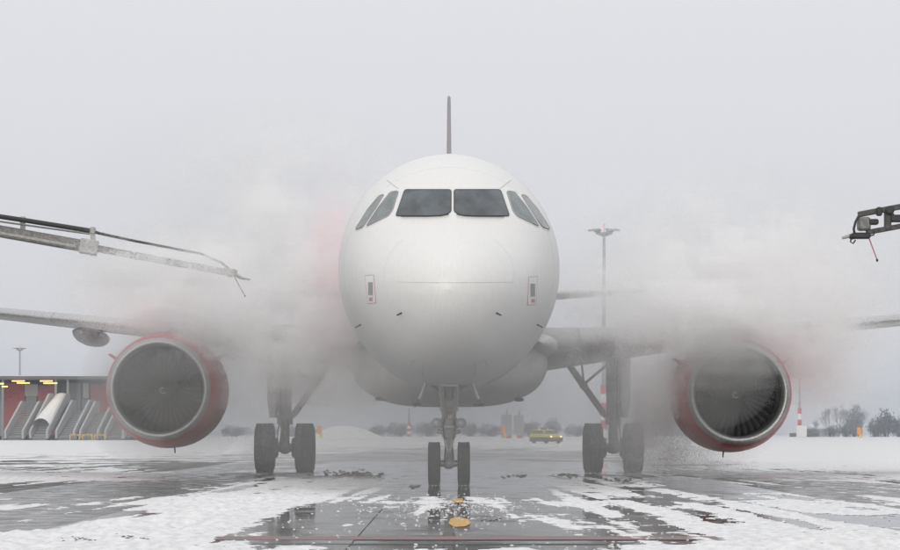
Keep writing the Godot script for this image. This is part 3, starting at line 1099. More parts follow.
# ---------------------------------------------------------------- de-icing trucks
func truck_body(t: Node3D, at: Vector3, turn: float):
	# chassis, tank, cab and wheels; mostly outside the picture
	var b := Basis(Vector3.UP, turn)
	var xf := func(c: Vector3) -> Transform3D: return Transform3D(b, at + b * c)
	var mb := MB.new()
	mb.cbox(xf.call(Vector3(0, .85, 0)), Vector3(2.2, .3, 8.4), .04)
	var ch := obj("chassis", mb, M["dark part"], t)
	mb = MB.new()
	mb.cbox(xf.call(Vector3(0, 1.95, -.9)), Vector3(2.4, 1.8, 5.2), .12)
	obj("fluid_tank", mb, M["boom light paint"], t)
	mb = MB.new()
	mb.prism(Transform3D(b * Basis(Vector3(0, 0, 1), Vector3.UP, Vector3(-1, 0, 0)), at + b * Vector3(0, 1.0, 3.2)), [Vector2(-.9, 0), Vector2(1.2, 0), Vector2(1.2, .8), Vector2(.8, 1.9), Vector2(-.9, 1.9)], 2.3)
	obj("cab", mb, M["truck yellow"], t)
	mb = MB.new()
	mb.cbox(Transform3D(b * Basis(Vector3.RIGHT, .34), at + b * Vector3(0, 2.36, 4.24)), Vector3(2.0, .8, .03), .01)
	obj("windscreen", mb, M["window glass"], t)
	for s in [-1, 1]:
		for z in [-3.0, -1.8, 2.9]:
			mb = MB.new()
			mb.lathe(at + b * Vector3(s * .85, .52, z), b * Vector3(s, 0, 0), [[0, .3], [0, .48], [.05, .52], [.28, .52], [.33, .48], [.33, .28], [.25, .2]], 24)
			obj("wheel", mb, M["tyre rubber"], t)

func left_truck():
	var t := thing("deicing_truck", "long grey telescopic spray boom of a de-icing truck reaching in beside the left wing", "truck")
	var o := Vector3(-17.0, 0, -38.6)
	truck_body(t, o, .35)
	var mb := MB.new()
	var foot := P(-560, 132, 39.4)
	mb.tube([Vector3(foot.x, 2.8, foot.z), foot + Vector3(0, .2, 0)], [.35, .3], 20)
	obj("turret", mb, M["boom paint"], t)
	var a := foot
	var b := P(96, 248.3, 41.0)
	var c := P(232, 273.2, 42.0)
	mb = MB.new()
	mb.beam(a, b, .22, .21, .02)
	var boom := obj("main_boom", mb, M["boom paint"], t)
	mb = MB.new()
	var dir := (b - a).normalized()
	mb.beam(b - dir * .30, b + dir * .04, .26, .27, .02)
	obj("boom_collar", mb, M["boom light paint"], boom)
	# stiffening rib along the side
	mb = MB.new()
	mb.beam(a + Vector3(0, -.035, .12), b + Vector3(0, -.035, .12) - dir * .35, .02, .05, .005)
	obj("side_rib", mb, M["boom light paint"], boom)
	mb = MB.new()
	mb.beam(b, c, .13, .12, .012)
	var inner := obj("inner_boom", mb, M["boom paint"], t)
	for u in [.3, .55, .8]:
		mb = MB.new()
		var p := b.lerp(c, u)
		mb.beam(p - dir * .03, p + dir * .03, .155, .15, .01)
		obj("boom_clip", mb, M["boom light paint"], inner)
	# fluid pipes above the boom
	mb = MB.new()
	mb.tube([P(-545, 118, 39.4), P(0, 216.5, 40.6), P(23, 220, 40.7), P(92, 231, 41.0)], [.045], 10)
	mb.tube([P(92, 231, 41.0), P(100, 233.5, 41.0), P(130, 240, 41.2), P(202, 254, 41.8), P(222, 263, 42.0), P(230, 270, 42.0)], [.032, .028, .026, .024, .024], 8)
	obj("fluid_pipe", mb, M["hose rubber"], t)
	mb = MB.new()
	mb.tube([P(-545, 124, 39.3), P(0, 221.5, 40.5), P(90, 234, 40.9)], [.018], 8)
	obj("cable", mb, M["boom paint"], t)
	for q in [[-200, 183.0, 27.0, 40.0], [-90, 201.5, 27.0, 40.3], [23, 218.5, 15.0, 40.75], [93, 229.0, 27.0, 41.0]]:
		mb = MB.new()
		mb.beam(P(q[0], q[1] - 2, q[3]), P(q[0], q[1] + q[2], q[3]), .05, .09, .01)
		mb.box(P(q[0], q[1] + 1.5, q[3]), Vector3(.10, .13, .13), .02)
		obj("pipe_bracket", mb, M["boom light paint"], t)
	# head with nozzle and feeler rod
	mb = MB.new()
	mb.box(c, Vector3(.20, .15, .16), .03)
	mb.rod(c + Vector3(.06, -.02, .02), P(241, 278, 42.0), .035, .03, 10)
	mb.rod(P(226, 267, 42.0), P(226, 275, 42.0), .03, .03, 8)
	obj("spray_head", mb, M["boom paint"], t)
	mb = MB.new()
	mb.rod(P(241, 278, 42.0), P(250, 279.5, 42.1), .028, .015, 10)
	obj("nozzle", mb, M["steel"], t)
	mb = MB.new()
	mb.rod(P(233, 274, 42), P(245, 296, 42), .012, .008, 6)
	mb.ball(P(245, 296, 42), Vector3(.018, .018, .018), 8, 6)
	obj("feeler_rod", mb, M["dark part"], t)

func right_truck():
	var t := thing("deicing_truck", "de-icing spray head on twin rails with red feeler rod at the right edge", "truck")
	var D := 40.0
	truck_body(t, Vector3(13.8, 0, -39.2), -.3)
	var mb := MB.new()
	mb.tube([Vector3(12.6, 2.8, -40.0), P(1150, 172, D)], [.35, .26], 20)
	obj("turret", mb, M["boom paint"], t)
	mb = MB.new()
	mb.beam(P(858, 214.6, D), P(1150, 160, D), .12, .10, .012)
	obj("upper_rail", mb, M["dark boom paint"], t)
	mb = MB.new()
	mb.beam(P(866, 232.6, D), P(1150, 180, D), .10, .09, .012)
	obj("lower_rail", mb, M["dark boom paint"], t)
	for q in [[887.5, 209, 229.5, .12], [960, 195, 215, .1], [1040, 181, 199, .1]]:
		mb = MB.new()
		mb.beam(P(q[0], q[1], D), P(q[0], q[2], D), q[3], .12, .012)
		obj("rail_upright", mb, M["dark boom paint"], t)
	mb = MB.new()
	mb.cbox(Transform3D(Basis(Vector3(0, 0, 1), .05), P(863.5, 224, D)), Vector3(.22, .24, .22), .03)
	obj("control_box", mb, M["boom paint"], t)
	for q in [[873.5, 222.0, .16, .10], [896.0, 218.5, .22, .13], [915.0, 214.5, .16, .10]]:
		mb = MB.new()
		mb.box(P(q[0], q[1], D - .05), Vector3(q[2], q[3], .16), .02)
		obj("valve_block", mb, M["dark part"], t)
	mb = MB.new()
	mb.lathe(P(890, 210, D - .12), Vector3(0, 0, -1), [[0, .05], [.01, .08], [.12, .08], [.14, .05]], 16)
	obj("swivel_motor", mb, M["dark part"], t)
	mb = MB.new()
	mb.box(P(879, 211.5, D - .1), Vector3(.10, .16, .10), .02)
	obj("rail_clamp", mb, M["dark part"], t)
	mb = MB.new()
	mb.box(P(860.5, 235.8, D), Vector3(.34, .11, .17), .03)
	mb.ball(P(852, 236.5, D), Vector3(.07, .055, .06), 10, 8)
	mb.rod(P(869, 232, D), P(874, 230, D), .03, .03, 8)
	obj("spray_head", mb, M["dark part"], t)
	mb = MB.new()
	mb.rod(P(853, 235, D), P(842, 238, D), .04, .025, 10)
	obj("nozzle", mb, M["boom light paint"], t)
	mb = MB.new()
	mb.tube([P(858.5, 216, D - .08), P(855.3, 222, D - .1), P(853.6, 229, D - .1), P(854.5, 234, D - .06)], [.022], 8)
	obj("fluid_hose", mb, M["hose rubber"], t)
	mb = MB.new()
	mb.tube([P(851, 238, D), P(850.4, 242, D), P(853, 243.5, D), P(855.4, 240, D)], [.014], 6)
	obj("fluid_hose", mb, M["hose rubber"], t)
	mb = MB.new()
	mb.tube([P(869, 236, D - .1), P(873.6, 235, D - .1), P(874.4, 231, D - .1)], [.014], 6)
	obj("fluid_hose", mb, M["hose rubber"], t)
	mb = MB.new()
	mb.tube([P(892, 214, D - .1), P(897, 221, D - .1), P(908, 219, D - .1), P(935, 212, D - .1)], [.03], 8)
	obj("fluid_hose", mb, M["hose rubber"], t)
	mb = MB.new()
	mb.rod(P(868.8, 238, D), P(876.8, 259.5, D), .011, .009, 6)
	var rod := obj("feeler_rod", mb, M["red mark"], t)
	mb = MB.new()
	mb.ball(P(877, 260.2, D), Vector3(.022, .03, .022), 8, 6)
	obj("rod_tip", mb, M["dark part"], rod)

# ---------------------------------------------------------------- background
func terminal():
	var D := 334.0
	var k := D / F
	var t := thing("terminal_building", "low red terminal wing with dark flat roof and lit canopy at the left edge", "building")
	var zf := -D - 9.0
	var top := P(0, 376, D).y
	var xl := -92.0
	var xr := P(150, 0, D).x
	var mb := MB.new()
	mb.box(Vector3((xl + xr) / 2, top / 2 - .3, zf - 9), Vector3(xr - xl, top - .6, 16), .05)
	obj("wall", mb, M["terminal dark"], t)
	mb = MB.new()
	mb.box(Vector3((xl + xr) / 2, top - .25, zf - 5.0), Vector3(xr - xl + 1.2, .5, 26), .05)
	var roof := obj("roof", mb, M["terminal roof"], t)
	mb = MB.new()
	mb.box(Vector3((xl + xr) / 2, top + .06, zf - 5.0), Vector3(xr - xl + .8, .12, 25), .04)
	obj("roof_snow", mb, M["far snow"], roof)
	for q in [[4, 25, 383, 436, 0], [25, 38, 384, 396, 1], [26, 37, 396, 436, 3], [38, 55, 385, 436, 0], [68, 81, 383, 436, 3], [83, 89, 383, 398, 1], [82, 90, 399, 436, 3], [91, 110, 384, 436, 0], [112, 124, 384, 436, 0], [-30, 3, 383, 436, 3], [-70, -32, 383, 436, 0], [-110, -75, 383, 436, 1]]:
		mb = MB.new()
		var d2 := -(zf + .8)
		var a := P(q[0], q[2], d2)
		var b := P(q[1], q[3], d2)
		mb.box((a + b) / 2, Vector3(absf(b.x - a.x), absf(a.y - b.y), .16), .04)
		obj("wall_panel", mb, M[["terminal red", "terminal pale", "terminal grey", "shutter grey"][q[4]]], t)
	for q in [[3, 377, 436], [68, 377, 436], [56, 377, 436], [125, 377, 436], [-50, 377, 436]]:
		mb = MB.new()
		var a := P(q[0], q[1], D + 2)
		mb.box(Vector3(a.x, a.y / 2, a.z), Vector3(.35, a.y, .35), .03)
		obj("canopy_post", mb, M["shutter grey"], t)
	for q in [[0, 4, 383.6], [2, 8, 386.6], [12, 25, 381.0], [17, 30, 383.0], [40, 53, 381.0], [43.5, 57.5, 383.2]]:
		mb = MB.new()
		var a := P(q[0], q[2], D + (0.5 if q[2] < 382 else -3.0))
		var b := P(q[1], q[2], D + (0.5 if q[2] < 382 else -3.0))
		mb.box((a + b) / 2, Vector3(b.x - a.x, .20, .2), .03)
		var lamp := obj("tube_light", mb, M["tube light"], t)
		var ol := OmniLight3D.new()
		ol.name = "glow"
		ol.light_color = Color(1, .82, .4)
		ol.light_energy = .6
		ol.omni_range = 20
		ol.omni_attenuation = 2
		ol.light_size = .3
		ol.shadow_enabled = true
		ol.position = (a + b) / 2 + Vector3(0, -.35, .1)
		lamp.add_child(ol)

func stairs_at(px0: float, px1: float, py_top: float, covered: bool, label: String):
	# passenger stairs on a wheeled chassis, foot towards the camera
	var D := 326.0
	var k := D / F
	var w := (px1 - px0) * k
	var t := thing("passenger_stairs", label, "stairs", Vector3(P((px0 + px1) / 2 - 4.0, 0, D).x, 0, -D), -.17, "" if covered else "mobile passenger stairs parked in a row")
	var h := CH + (HZ - py_top) * k
	var L := h * 1.15
	var mb := MB.new()
	mb.box(Vector3(0, .55, -L * .55), Vector3(w * .7, .4, L * .95), .05)
	obj("chassis", mb, M["stair grey"], t)
	for s in [-1, 1]:
		for z in [-L * .25, -L * .85]:
			mb = MB.new()
			mb.lathe(Vector3(s * w * .36, .40, z), Vector3(s, 0, 0), [[0, .4], [.22, .4], [.24, .2]], 16)
			obj("wheel", mb, M["tyre rubber"], t)
		mb = MB.new()
		mb.prism(Transform3D(Basis(Vector3(0, 0, -1), Vector3.UP, Vector3.RIGHT), Vector3(s * w * .46, 0, 0)), [Vector2(0, .25), Vector2(.4, .2), Vector2(L, h - 1.9), Vector2(L + 1.6, h - 1.9), Vector2(L + 1.6, h - .2), Vector2(L - .2, h - .2), Vector2(0, 1.4)], .3)
		obj("side_panel", mb, M["stair white"], t)
	for i in 14:
		mb = MB.new()
		mb.box(Vector3(0, .4 + (h - 2.3) * i / 13.0, -.3 - L * i / 13.5), Vector3(w * .8, .07, .42), .01)
		obj("step", mb, M["stair white"], t)
	mb = MB.new()
	mb.beam(Vector3(0, .1, -.4), Vector3(0, h - 2.2, -L), w * .8, .1, .02)
	obj("stringer", mb, M["stair white"], t)
	mb = MB.new()
	mb.box(Vector3(0, h - 1.95, -L - .8), Vector3(w * .9, .14, 1.7), .03)
	obj("platform", mb, M["stair grey"], t)
	if covered:
		mb = MB.new()
		var rings := []
		for i in 7:
			var u := i / 6.0
			var r := []
			for rr in [1.0, .95]:
				for j in 13:
					var a := PI * j / 12.0
					if rr < 1: a = PI - a
					r.append(Vector3(cos(a) * w * .5 * rr, lerpf(1.9, h - 1.4, u) + sin(a) * w * .5 * rr * .95, -lerpf(1.0, L + 1.6, u)))
			rings.append(r)
		mb.loft(rings, false, false)
		obj("canopy", mb, M["canopy white"], t)
	return t

func barriers():
	var D := 318.0
	var i := 0
	for q in [[70, 80], [82.5, 93], [95, 106]]:
		var t := thing("ground_barrier", ["yellow and grey low barrier left of its row before the parked stairs", "yellow and grey low barrier in the middle of its row before the parked stairs", "yellow and grey low barrier beside the left engine, end of its row"][i], "barrier", Vector3(P((q[0] + q[1]) / 2, 0, D).x, 0, -D), 0, "low barriers before the stairs")
		var w: float = (q[1] - q[0]) * D / F
		var mb := MB.new()
		mb.box(Vector3(0, .75, 0), Vector3(w, .22, .12), .03)
		obj("rail", mb, M["barrier yellow"], t)
		for s in [-.45, -.15, .15, .45]:
			mb = MB.new()
			mb.box(Vector3(s * w, .4, 0), Vector3(.14, .8, .5), .02)
			obj("post", mb, M["barrier yellow"] if absf(s) > .2 else M["stair grey"], t)
		i += 1

func light_mast(px: float, d: float, py_top: float, label: String, banded: float):
	var t := thing("light_mast", label, "mast", Vector3(P(px, 0, d).x, 0, -d))
	var h := CH + (HZ - py_top) * d / F
	var r := .38 if banded > 0 else .5
	var mb := MB.new()
	mb.lathe(Vector3.ZERO, Vector3.UP, [[0, .8], [.3, .8], [.3, r], [h, r * .5]], 14)
	obj("pole", mb, M["mast grey"], t)
	if banded > 0:
		var n := 6
		for i in n:
			mb = MB.new()
			var y0 := .3 + banded * i / n
			mb.lathe(Vector3.ZERO, Vector3.UP, [[y0, r + .12], [y0 + banded / n - .01, r + .12]], 14)
			obj("paint_band", mb, M["mast red"] if i % 2 == 1 else M["mast white"], t)
	mb = MB.new()
	mb.lathe(Vector3.ZERO, Vector3.UP, [[h - .3, .4], [h, 1.2], [h + .15, 1.2], [h + .15, .1]], 16)
	obj("head_frame", mb, M["mast grey"], t)
	for a in [0.25, 1.25, 2.3, 3.1, 4.2, 5.3]:
		mb = MB.new()
		var p := Vector3(cos(a) * 1.75, h + .55, sin(a) * 1.1)
		mb.cbox(Transform3D(Basis(Vector3.UP, -a) * Basis(Vector3(0, 0, 1), -.15), p), Vector3(1.0, .28, .7), .06)
		mb.rod(p, Vector3(0, h, 0), .07, .07, 6)
		obj("floodlight", mb, M["mast grey"], t)
	mb = MB.new()
	mb.rod(Vector3(0, h, 0), Vector3(0, h + 1.2, 0), .08, .06, 8)
	mb.ball(Vector3(0, h + 1.3, 0), Vector3(.13, .2, .13), 10, 8)
	obj("obstruction_lamp", mb, M["obstruction red"], t)

func striped_mast(px: float, d: float, py_top: float, label: String, base: bool):
	var t := thing("striped_mast", label, "mast", Vector3(P(px, 0, d).x, 0, -d), 0, "thin red and white masts")
	var h := CH + (HZ - py_top) * d / F
	var mb := MB.new()
	mb.lathe(Vector3.ZERO, Vector3.UP, [[h * .5, .38], [h, .22]], 10)
	obj("pole", mb, M["mast grey"], t)
	for i in 5:
		mb = MB.new()
		mb.lathe(Vector3.ZERO, Vector3.UP, [[h * .1 * i, .62], [h * .1 * (i + 1) - .01, .60]], 10)
		obj("paint_band", mb, M["mast white"] if i % 2 == 1 else M["mast red"], t)
	mb = MB.new()
	mb.box(Vector3(0, h, 0), Vector3(1.6, .2, .5), .04)
	obj("cross_arm", mb, M["mast grey"], t)
	if base:
		mb = MB.new()
		mb.box(Vector3(.3, 1.7, 1.2), Vector3(3.2, 3.4, 2.2), .1)
		obj("equipment_hut", mb, M["mast white"], t)
		mb = MB.new()
		mb.box(Vector3(3.8, .6, 1.2), Vector3(4.0, 1.2, 1.6), .1)
		mb.box(Vector3(-2.4, .6, 1.2), Vector3(1.8, 1.2, 1.6), .1)
		obj("equipment_boxes", mb, M["terminal dark"], t)

func tree_mesh(h: float, seed_: int, spread: float) -> Array:
	var rg := RandomNumberGenerator.new()
	rg.seed = seed_
	var trunk := MB.new()
	var crown := MB.new()
	var q := [[Vector3.ZERO, Vector3(rg.randf_range(-.06, .06), 1, rg.randf_range(-.06, .06)).normalized(), h * .32, h * .022, 0]]
	while q.size():
		var b: Array = q.pop_back()
		var p: Vector3 = b[0]
		var dir: Vector3 = b[1]
		var e: Vector3 = p + dir * b[2]
		var mid: Vector3 = p.lerp(e, .5) + Vector3(rg.randf_range(-1, 1), 0, rg.randf_range(-1, 1)) * b[2] * .07
		(trunk if b[4] < 1 else crown).tube([p, mid, e], [b[3], b[3] * .85, b[3] * .7], 5 if b[4] < 2 else 3, false)
		if b[4] < 5:
			var n := 4 if b[4] < 2 else 3
			for i in n:
				var sd := Vector3(rg.randf_range(-1, 1), rg.randf_range(-.1, .9), rg.randf_range(-1, 1)).normalized()
				var nd := (dir * (1.1 if i == 0 else .75) + sd * spread).normalized()
				q.append([p.lerp(e, 1.0 if i < 2 else rg.randf_range(.55, .95)), nd, b[2] * rg.randf_range(.58, .82), maxf(b[3] * .55, .022), b[4] + 1])
	return [trunk.mesh(), crown.mesh()]

func bush_mesh(w: float, h: float, seed_: int) -> Array:
	var rg := RandomNumberGenerator.new()
	rg.seed = seed_
	var stems := MB.new()
	var crown := MB.new()
	for i in 9:
		var a := rg.randf() * TAU
		stems.tube([Vector3(cos(a) * .2 * w * .3, 0, sin(a) * .06 * w), Vector3(cos(a) * w * .22, h * .5, sin(a) * w * .15)], [.12, .05], 4)
	crown.smooth(false)
	for i in 1500:
		var v := Vector3(rg.randfn(), rg.randfn(), rg.randfn()).normalized() * pow(rg.randf(), .45)
		var lump := 1.0 + .22 * sin(v.x * 5 + seed_) + .15 * sin(v.z * 7 + v.x * 9)
		var c := Vector3(v.x * w * .5 * lump, maxf(.08, h * .48 + v.y * h * .5 * lump), v.z * w * .35)
		var u := Vector3(rg.randfn(), rg.randfn(), rg.randfn()).normalized()
		var x := u.cross(Vector3(.3, .9, .2)).normalized()
		var s := rg.randf_range(.10, .28)
		crown.tri(c - x * s, c + x * s, c + u * s * 2.4)
	return [stems.mesh(), crown.mesh()]

func plants():
	var protos := []
	for i in 3:
		protos.append(tree_mesh(10.0, 60 + i * 7, [.75, .6, .95][i]))
	var mk := func(called: String, parts: Array, label: String, cat: String, px: float, d: float, scale_: Vector3, turn: float, group: String):
		var t := thing(called, label, cat, Vector3(P(px, 0, d).x, -.06, -d), turn, group)
		var a := obj("trunk", parts[0], M["bark"], t)
		var b := obj("crown", parts[1], M["frosted twigs"], t)
		a.scale = scale_; b.scale = scale_
	# the row at the right
	var g := "frosty bare trees at the right"
	var names := [["bare frosty tree just right of the striped mast, smallest of the row", 815, .55], ["bare frosty tree with open crown, second in the row at the right", 829, .95], ["bare frosty tree with spreading top in the middle of the row", 839, 1.0], ["slender bare frosty tree left of the tallest dense one", 846, .95], ["tallest dense upright frosty tree left of the orange marker", 855, 1.12], ["bare frosty tree directly behind the orange marker", 862, .9]]
	for i in names.size():
		var q: Array = names[i]
		mk.call("bare_tree", protos[i % 3], q[0], "tree", q[1], 740.0 + 6 * i, Vector3(.8, 1, .8) * 1.12 * q[2], i * 1.3, g)
		if i in [4]:
			pass
	var bs := []
	for i in 3: bs.append(bush_mesh(8.0, 5.0, 90 + i))
	var bn := [["round frosty bush right of the orange marker", 876, .95, 1.25], ["large round frosty bush, biggest at the right edge", 886, 1.3, 1.75], ["frosty bush cut by the right edge of the frame", 899, 1.1, 1.3], ["low frosty bush below the slender tree", 846, .7, .85], ["low frosty bush below the open crowned tree", 832, .8, .75], ["tall narrow frosty thicket left of the orange marker", 854, .55, 1.9], ["low frosty hedge bush right of the striped mast", 811, .9, .6]]
	for i in bn.size():
		var q: Array = bn[i]
		mk.call("frosty_bush", bs[i % 3], q[0], "bush", q[1], 735.0 - 3 * i, Vector3(q[2], q[3], 1), i * .9, "frosty bushes at the right")
	# the faint line of bushes behind the aircraft
	var c := ["left of the left main wheels", "behind the left main wheels", "right of the left main wheels", "left of the snow mound", "behind the snow mound", "right of the snow mound", "left of the nose wheels, under the belly", "behind the nose gear leg", "just right of the nose gear leg", "left of the twin grey towers", "between the towers and the yellow car", "behind the yellow car", "between the yellow car and the right main wheels"]
	var cx := [236, 268, 292, 312, 345, 378, 400, 428, 470, 492, 530, 552, 578]
	var ch := [.7, .8, .7, .55, .6, .75, .9, 1.0, .9, .8, 1.0, 1.1, .8]
	for i in c.size():
		mk.call("frosty_bush", bs[(i + 1) % 3], "faint grey bush in the haze " + c[i], "bush", cx[i], 820.0 + (i * 37 % 50), Vector3(1.7, ch[i] * 1.15, 1), i * 2.1, "hazy bushes behind the aircraft")

func marker(px: float, py_top: float, d: float, label: String):
	var t := thing("marker_board", label, "marker", Vector3(P(px, 0, d).x, -.03, -d), 0, "orange marker boards in the snow")
	var k := d / F
	var h := CH + (HZ - py_top) * k
	var mb := MB.new()
	mb.rod(Vector3(0, 0, 0), Vector3(0, h * .6, 0), .08, .08, 8)
	obj("post", mb, M["marker yellow"], t)
	mb = MB.new()
	mb.box(Vector3(-.1, h * .68, .05), Vector3(4.2 * k, h * .62, .12), .05)
	obj("board", mb, M["marker orange"], t)
	mb = MB.new()
	mb.box(Vector3(1.6 * k, h * .25, .1), Vector3(2.0 * k, h * .3, .12), .03)
	obj("lower_board", mb, M["marker yellow"], t)

func car():
	var d := 222.0
	var t := thing("patrol_car", "yellow and dark airport car with headlights on behind the right wing", "car", Vector3(P(546, 0, d).x, -.03, -d), deg_to_rad(28))
	# car points along +z
	var mb := MB.new()
	var xf := Transform3D(Basis(Vector3(0, 0, 1), Vector3.UP, Vector3(-1, 0, 0)), Vector3.ZERO)
	mb.prism(xf, [Vector2(-2.2, .20), Vector2(2.2, .20), Vector2(2.25, .70), Vector2(-2.25, .70)], 1.74)
	obj("lower_body", mb, M["car dark"], t)
	mb = MB.new()
	mb.prism(xf, [Vector2(-2.25, .70), Vector2(2.25, .70), Vector2(2.2, .9), Vector2(1.2, 1.02), Vector2(-2.2, 1.02)], 1.76)
	obj("upper_body", mb, M["car yellow"], t)
	mb = MB.new()
	var rings := []
	for q in [[1.02, 1.2, -2.1, .80], [1.5, .45, -1.85, .66], [1.56, .3, -1.7, .6]]:
		rings.append([Vector3(q[3], q[0], q[1]), Vector3(-q[3], q[0], q[1]), Vector3(-q[3], q[0], q[2]), Vector3(q[3], q[0], q[2])])
	mb.smooth(false)
	mb.loft(rings)
	obj("cabin", mb, M["car yellow"], t)
	mb = MB.new()
	mb.smooth(false)
	mb.quad(Vector3(.72, 1.08, 1.13), Vector3(-.72, 1.08, 1.13), Vector3(-.6, 1.46, .54), Vector3(.6, 1.46, .54))
	obj("windscreen", mb, M["window glass"], t)
	for s in [-1, 1]:
		mb = MB.new()
		mb.smooth(false)
		mb.quad(Vector3(s * .80, 1.10, .95), Vector3(s * .80, 1.10, -1.9), Vector3(s * .685, 1.46, -1.75), Vector3(s * .685, 1.46, .4))
		obj("side_window", mb, M["window glass"], t)
		for z in [-1.4, 1.4]:
			mb = MB.new()
			mb.lathe(Vector3(s * .70, .33, z), Vector3(s, 0, 0), [[0, .33], [.18, .33], [.2, .2]], 18)
			obj("wheel", mb, M["tyre rubber"], t)
		mb = MB.new()
		mb.ball(Vector3(s * .64, .76, 2.22), Vector3(.17, .12, .07), 10, 8)
		var hl := obj("headlight", mb, M["headlight"], t)
		var sp := SpotLight3D.new()
		sp.name = "beam"
		sp.light_color = Color(1, .88, .6)
		sp.light_energy = 4.0
		sp.spot_range = 60
		sp.spot_angle = 30
		sp.shadow_enabled = true
		sp.position = Vector3(s * .64, .76, 2.34)
		sp.rotation = Vector3(-.08, PI, 0)
		hl.add_child(sp)
	t.scale = Vector3.ONE * .88
	mb = MB.new()
	mb.box(Vector3(0, .55, 2.26), Vector3(.7, .16, .05), .02)
	obj("front_plate", mb, M["plate red"], t)
	mb = MB.new()
	mb.box(Vector3(0, 1.64, -.6), Vector3(.8, .12, .26), .04)
	var bar := obj("light_bar", mb, M["car dark"], t)
	for s in [-1, 1]:
		mb = MB.new()
		mb.box(Vector3(s * .5, 1.64, -.6), Vector3(.2, .13, .26), .04)
		obj("amber_lamp", mb, M["beacon lamp"], bar)

func far_buildings():
	var i := 0
	for q in [[501.5, 511.5, 415.0], [514.0, 523.5, 415.5]]:
		var d := 620.0
		var k := d / F
		var t := thing("storage_tower", ["left one of two hazy grey towers right of the nose gear", "right one of two hazy grey towers right of the nose gear"][i], "tower", Vector3(P((q[0] + q[1]) / 2, 0, d).x, -.06, -d), 0, "twin grey towers in the haze")
		var w: float = (q[1] - q[0]) * k
		var h: float = CH + (HZ - q[2]) * k
		var mb := MB.new()
		mb.box(Vector3(0, h / 2, 0), Vector3(w, h, w), .1)
		obj("shaft", mb, M["tower concrete"], t)
		mb = MB.new()
		mb.box(Vector3(0, h + .05, 0), Vector3(w + .25, .2, w + .25), .04)
		obj("parapet", mb, M["tower concrete"], t)
		mb = MB.new()
		mb.box(Vector3(.1, h + .75, 0), Vector3(.6, 1.2, .6), .05)
		mb.rod(Vector3(.1, h + 1.3, 0), Vector3(.1, h + 2.2, 0), .06, .04, 6)
		obj("roof_unit", mb, M["tower concrete"], t)
		i += 1
	# low shed with snow on its roof among the trees
	var t2 := thing("shed", "low grey shed with snow on its roof between the frosty trees", "shed", Vector3(P(820, 0, 760).x, -.06, -760), .2)
	var m2 := MB.new()
	m2.box(Vector3(0, 1.4, 0), Vector3(6.5, 2.8, 5), .05)
	obj("wall", m2, M["terminal grey"], t2)
	m2 = MB.new()
	m2.prism(Transform3D(Basis.IDENTITY, Vector3(0, 2.8, 0)), [Vector2(-3.7, 0), Vector2(3.7, 0), Vector2(2.4, 1.5), Vector2(-2.4, 1.5)], 5.6)
	obj("roof", m2, M["mast white"], t2)
	# snow mound behind the left main wheels
	var mb := MB.new()
	var rings := []
	for r in 7:
		var u := r / 6.0
		var ring_ := []
		for j in 40:
			var a := TAU * j / 40
			var e := 1.0 + .12 * sin(a * 3 + 1) + .07 * sin(a * 7)
			ring_.append(Vector3(cos(a) * 8.5 * e * (1 - u * .96), -.1 + 2.9 * (1 - pow(1 - u, 1.7)) * (1 + .05 * sin(a * 5)), sin(a) * 5 * e * (1 - u * .96)))
		rings.append(ring_)
	mb.loft(rings, false, true)
	var o := obj("snow_mound", mb, M["snow"])
	o.position = Vector3(P(343, 0, 520).x, -.06, -520)
	tag(o, "low white mound of ploughed snow between left and nose wheels", "snow mound")
	# three red and white barriers at the edge of the apron
	i = 0
	for px in [509.0, 514.5, 519.5]:
		var b := thing("plastic_barrier", ["red plastic barrier, leftmost of three below the towers", "white plastic barrier between two red ones below the towers", "red plastic barrier, rightmost of three below the towers"][i], "barrier", Vector3(P(px, 0, 500).x, -.06, -500), 0, "barriers at the apron edge")
		var bm := MB.new()
		bm.prism(Transform3D.IDENTITY, [Vector2(-.5, 0), Vector2(.5, 0), Vector2(.45, .75), Vector2(-.45, .75)], .4)
		obj("block", bm, M["mast white"] if i == 1 else M["mast red"], b)
		bm = MB.new()
		bm.box(Vector3(0, .82, 0), Vector3(.8, .12, .2), .02)
		obj("cap", bm, M["mast white"], b)
		i += 1

# ---------------------------------------------------------------- steam of the hot fluid
# The steam is built of fine droplets. A cell holds droplets of one density; cells of seven densities fill the cloud as its density asks.
const CELL := .30
const DROP := .0046
const LEVELS := [.05, .10, .20, .40, .80, 1.6, 3.2]    # share of light stopped per metre
var cells := []

func cell_mesh(density: float, seed_: int) -> ArrayMesh:
	var rg := RandomNumberGenerator.new()
	rg.seed = seed_
	var count := int(density * CELL * CELL * CELL / (.65 * DROP * DROP))
	var vs := PackedVector3Array()
	vs.resize(count * 3)
	for k in count:
		var c := Vector3(rg.randf_range(-.5, .5) + rg.randf_range(-.25, .25), rg.randf_range(-.5, .5) + rg.randf_range(-.25, .25), rg.randf_range(-.5, .5) + rg.randf_range(-.25, .25)) * CELL
		var u := Vector3(rg.randfn(), rg.randfn(), rg.randfn()).normalized()
		var v := u.cross(Vector3(rg.randfn(), rg.randfn(), rg.randfn())).normalized()
		vs[k * 3] = c + u * DROP
		vs[k * 3 + 1] = c + (v * .866 - u * .5) * DROP
		vs[k * 3 + 2] = c - (v * .866 + u * .5) * DROP
	var arr := []
	arr.resize(Mesh.ARRAY_MAX)
	arr[Mesh.ARRAY_VERTEX] = vs
	var m := ArrayMesh.new()
	m.add_surface_from_arrays(Mesh.PRIMITIVE_TRIANGLES, arr)
	return m

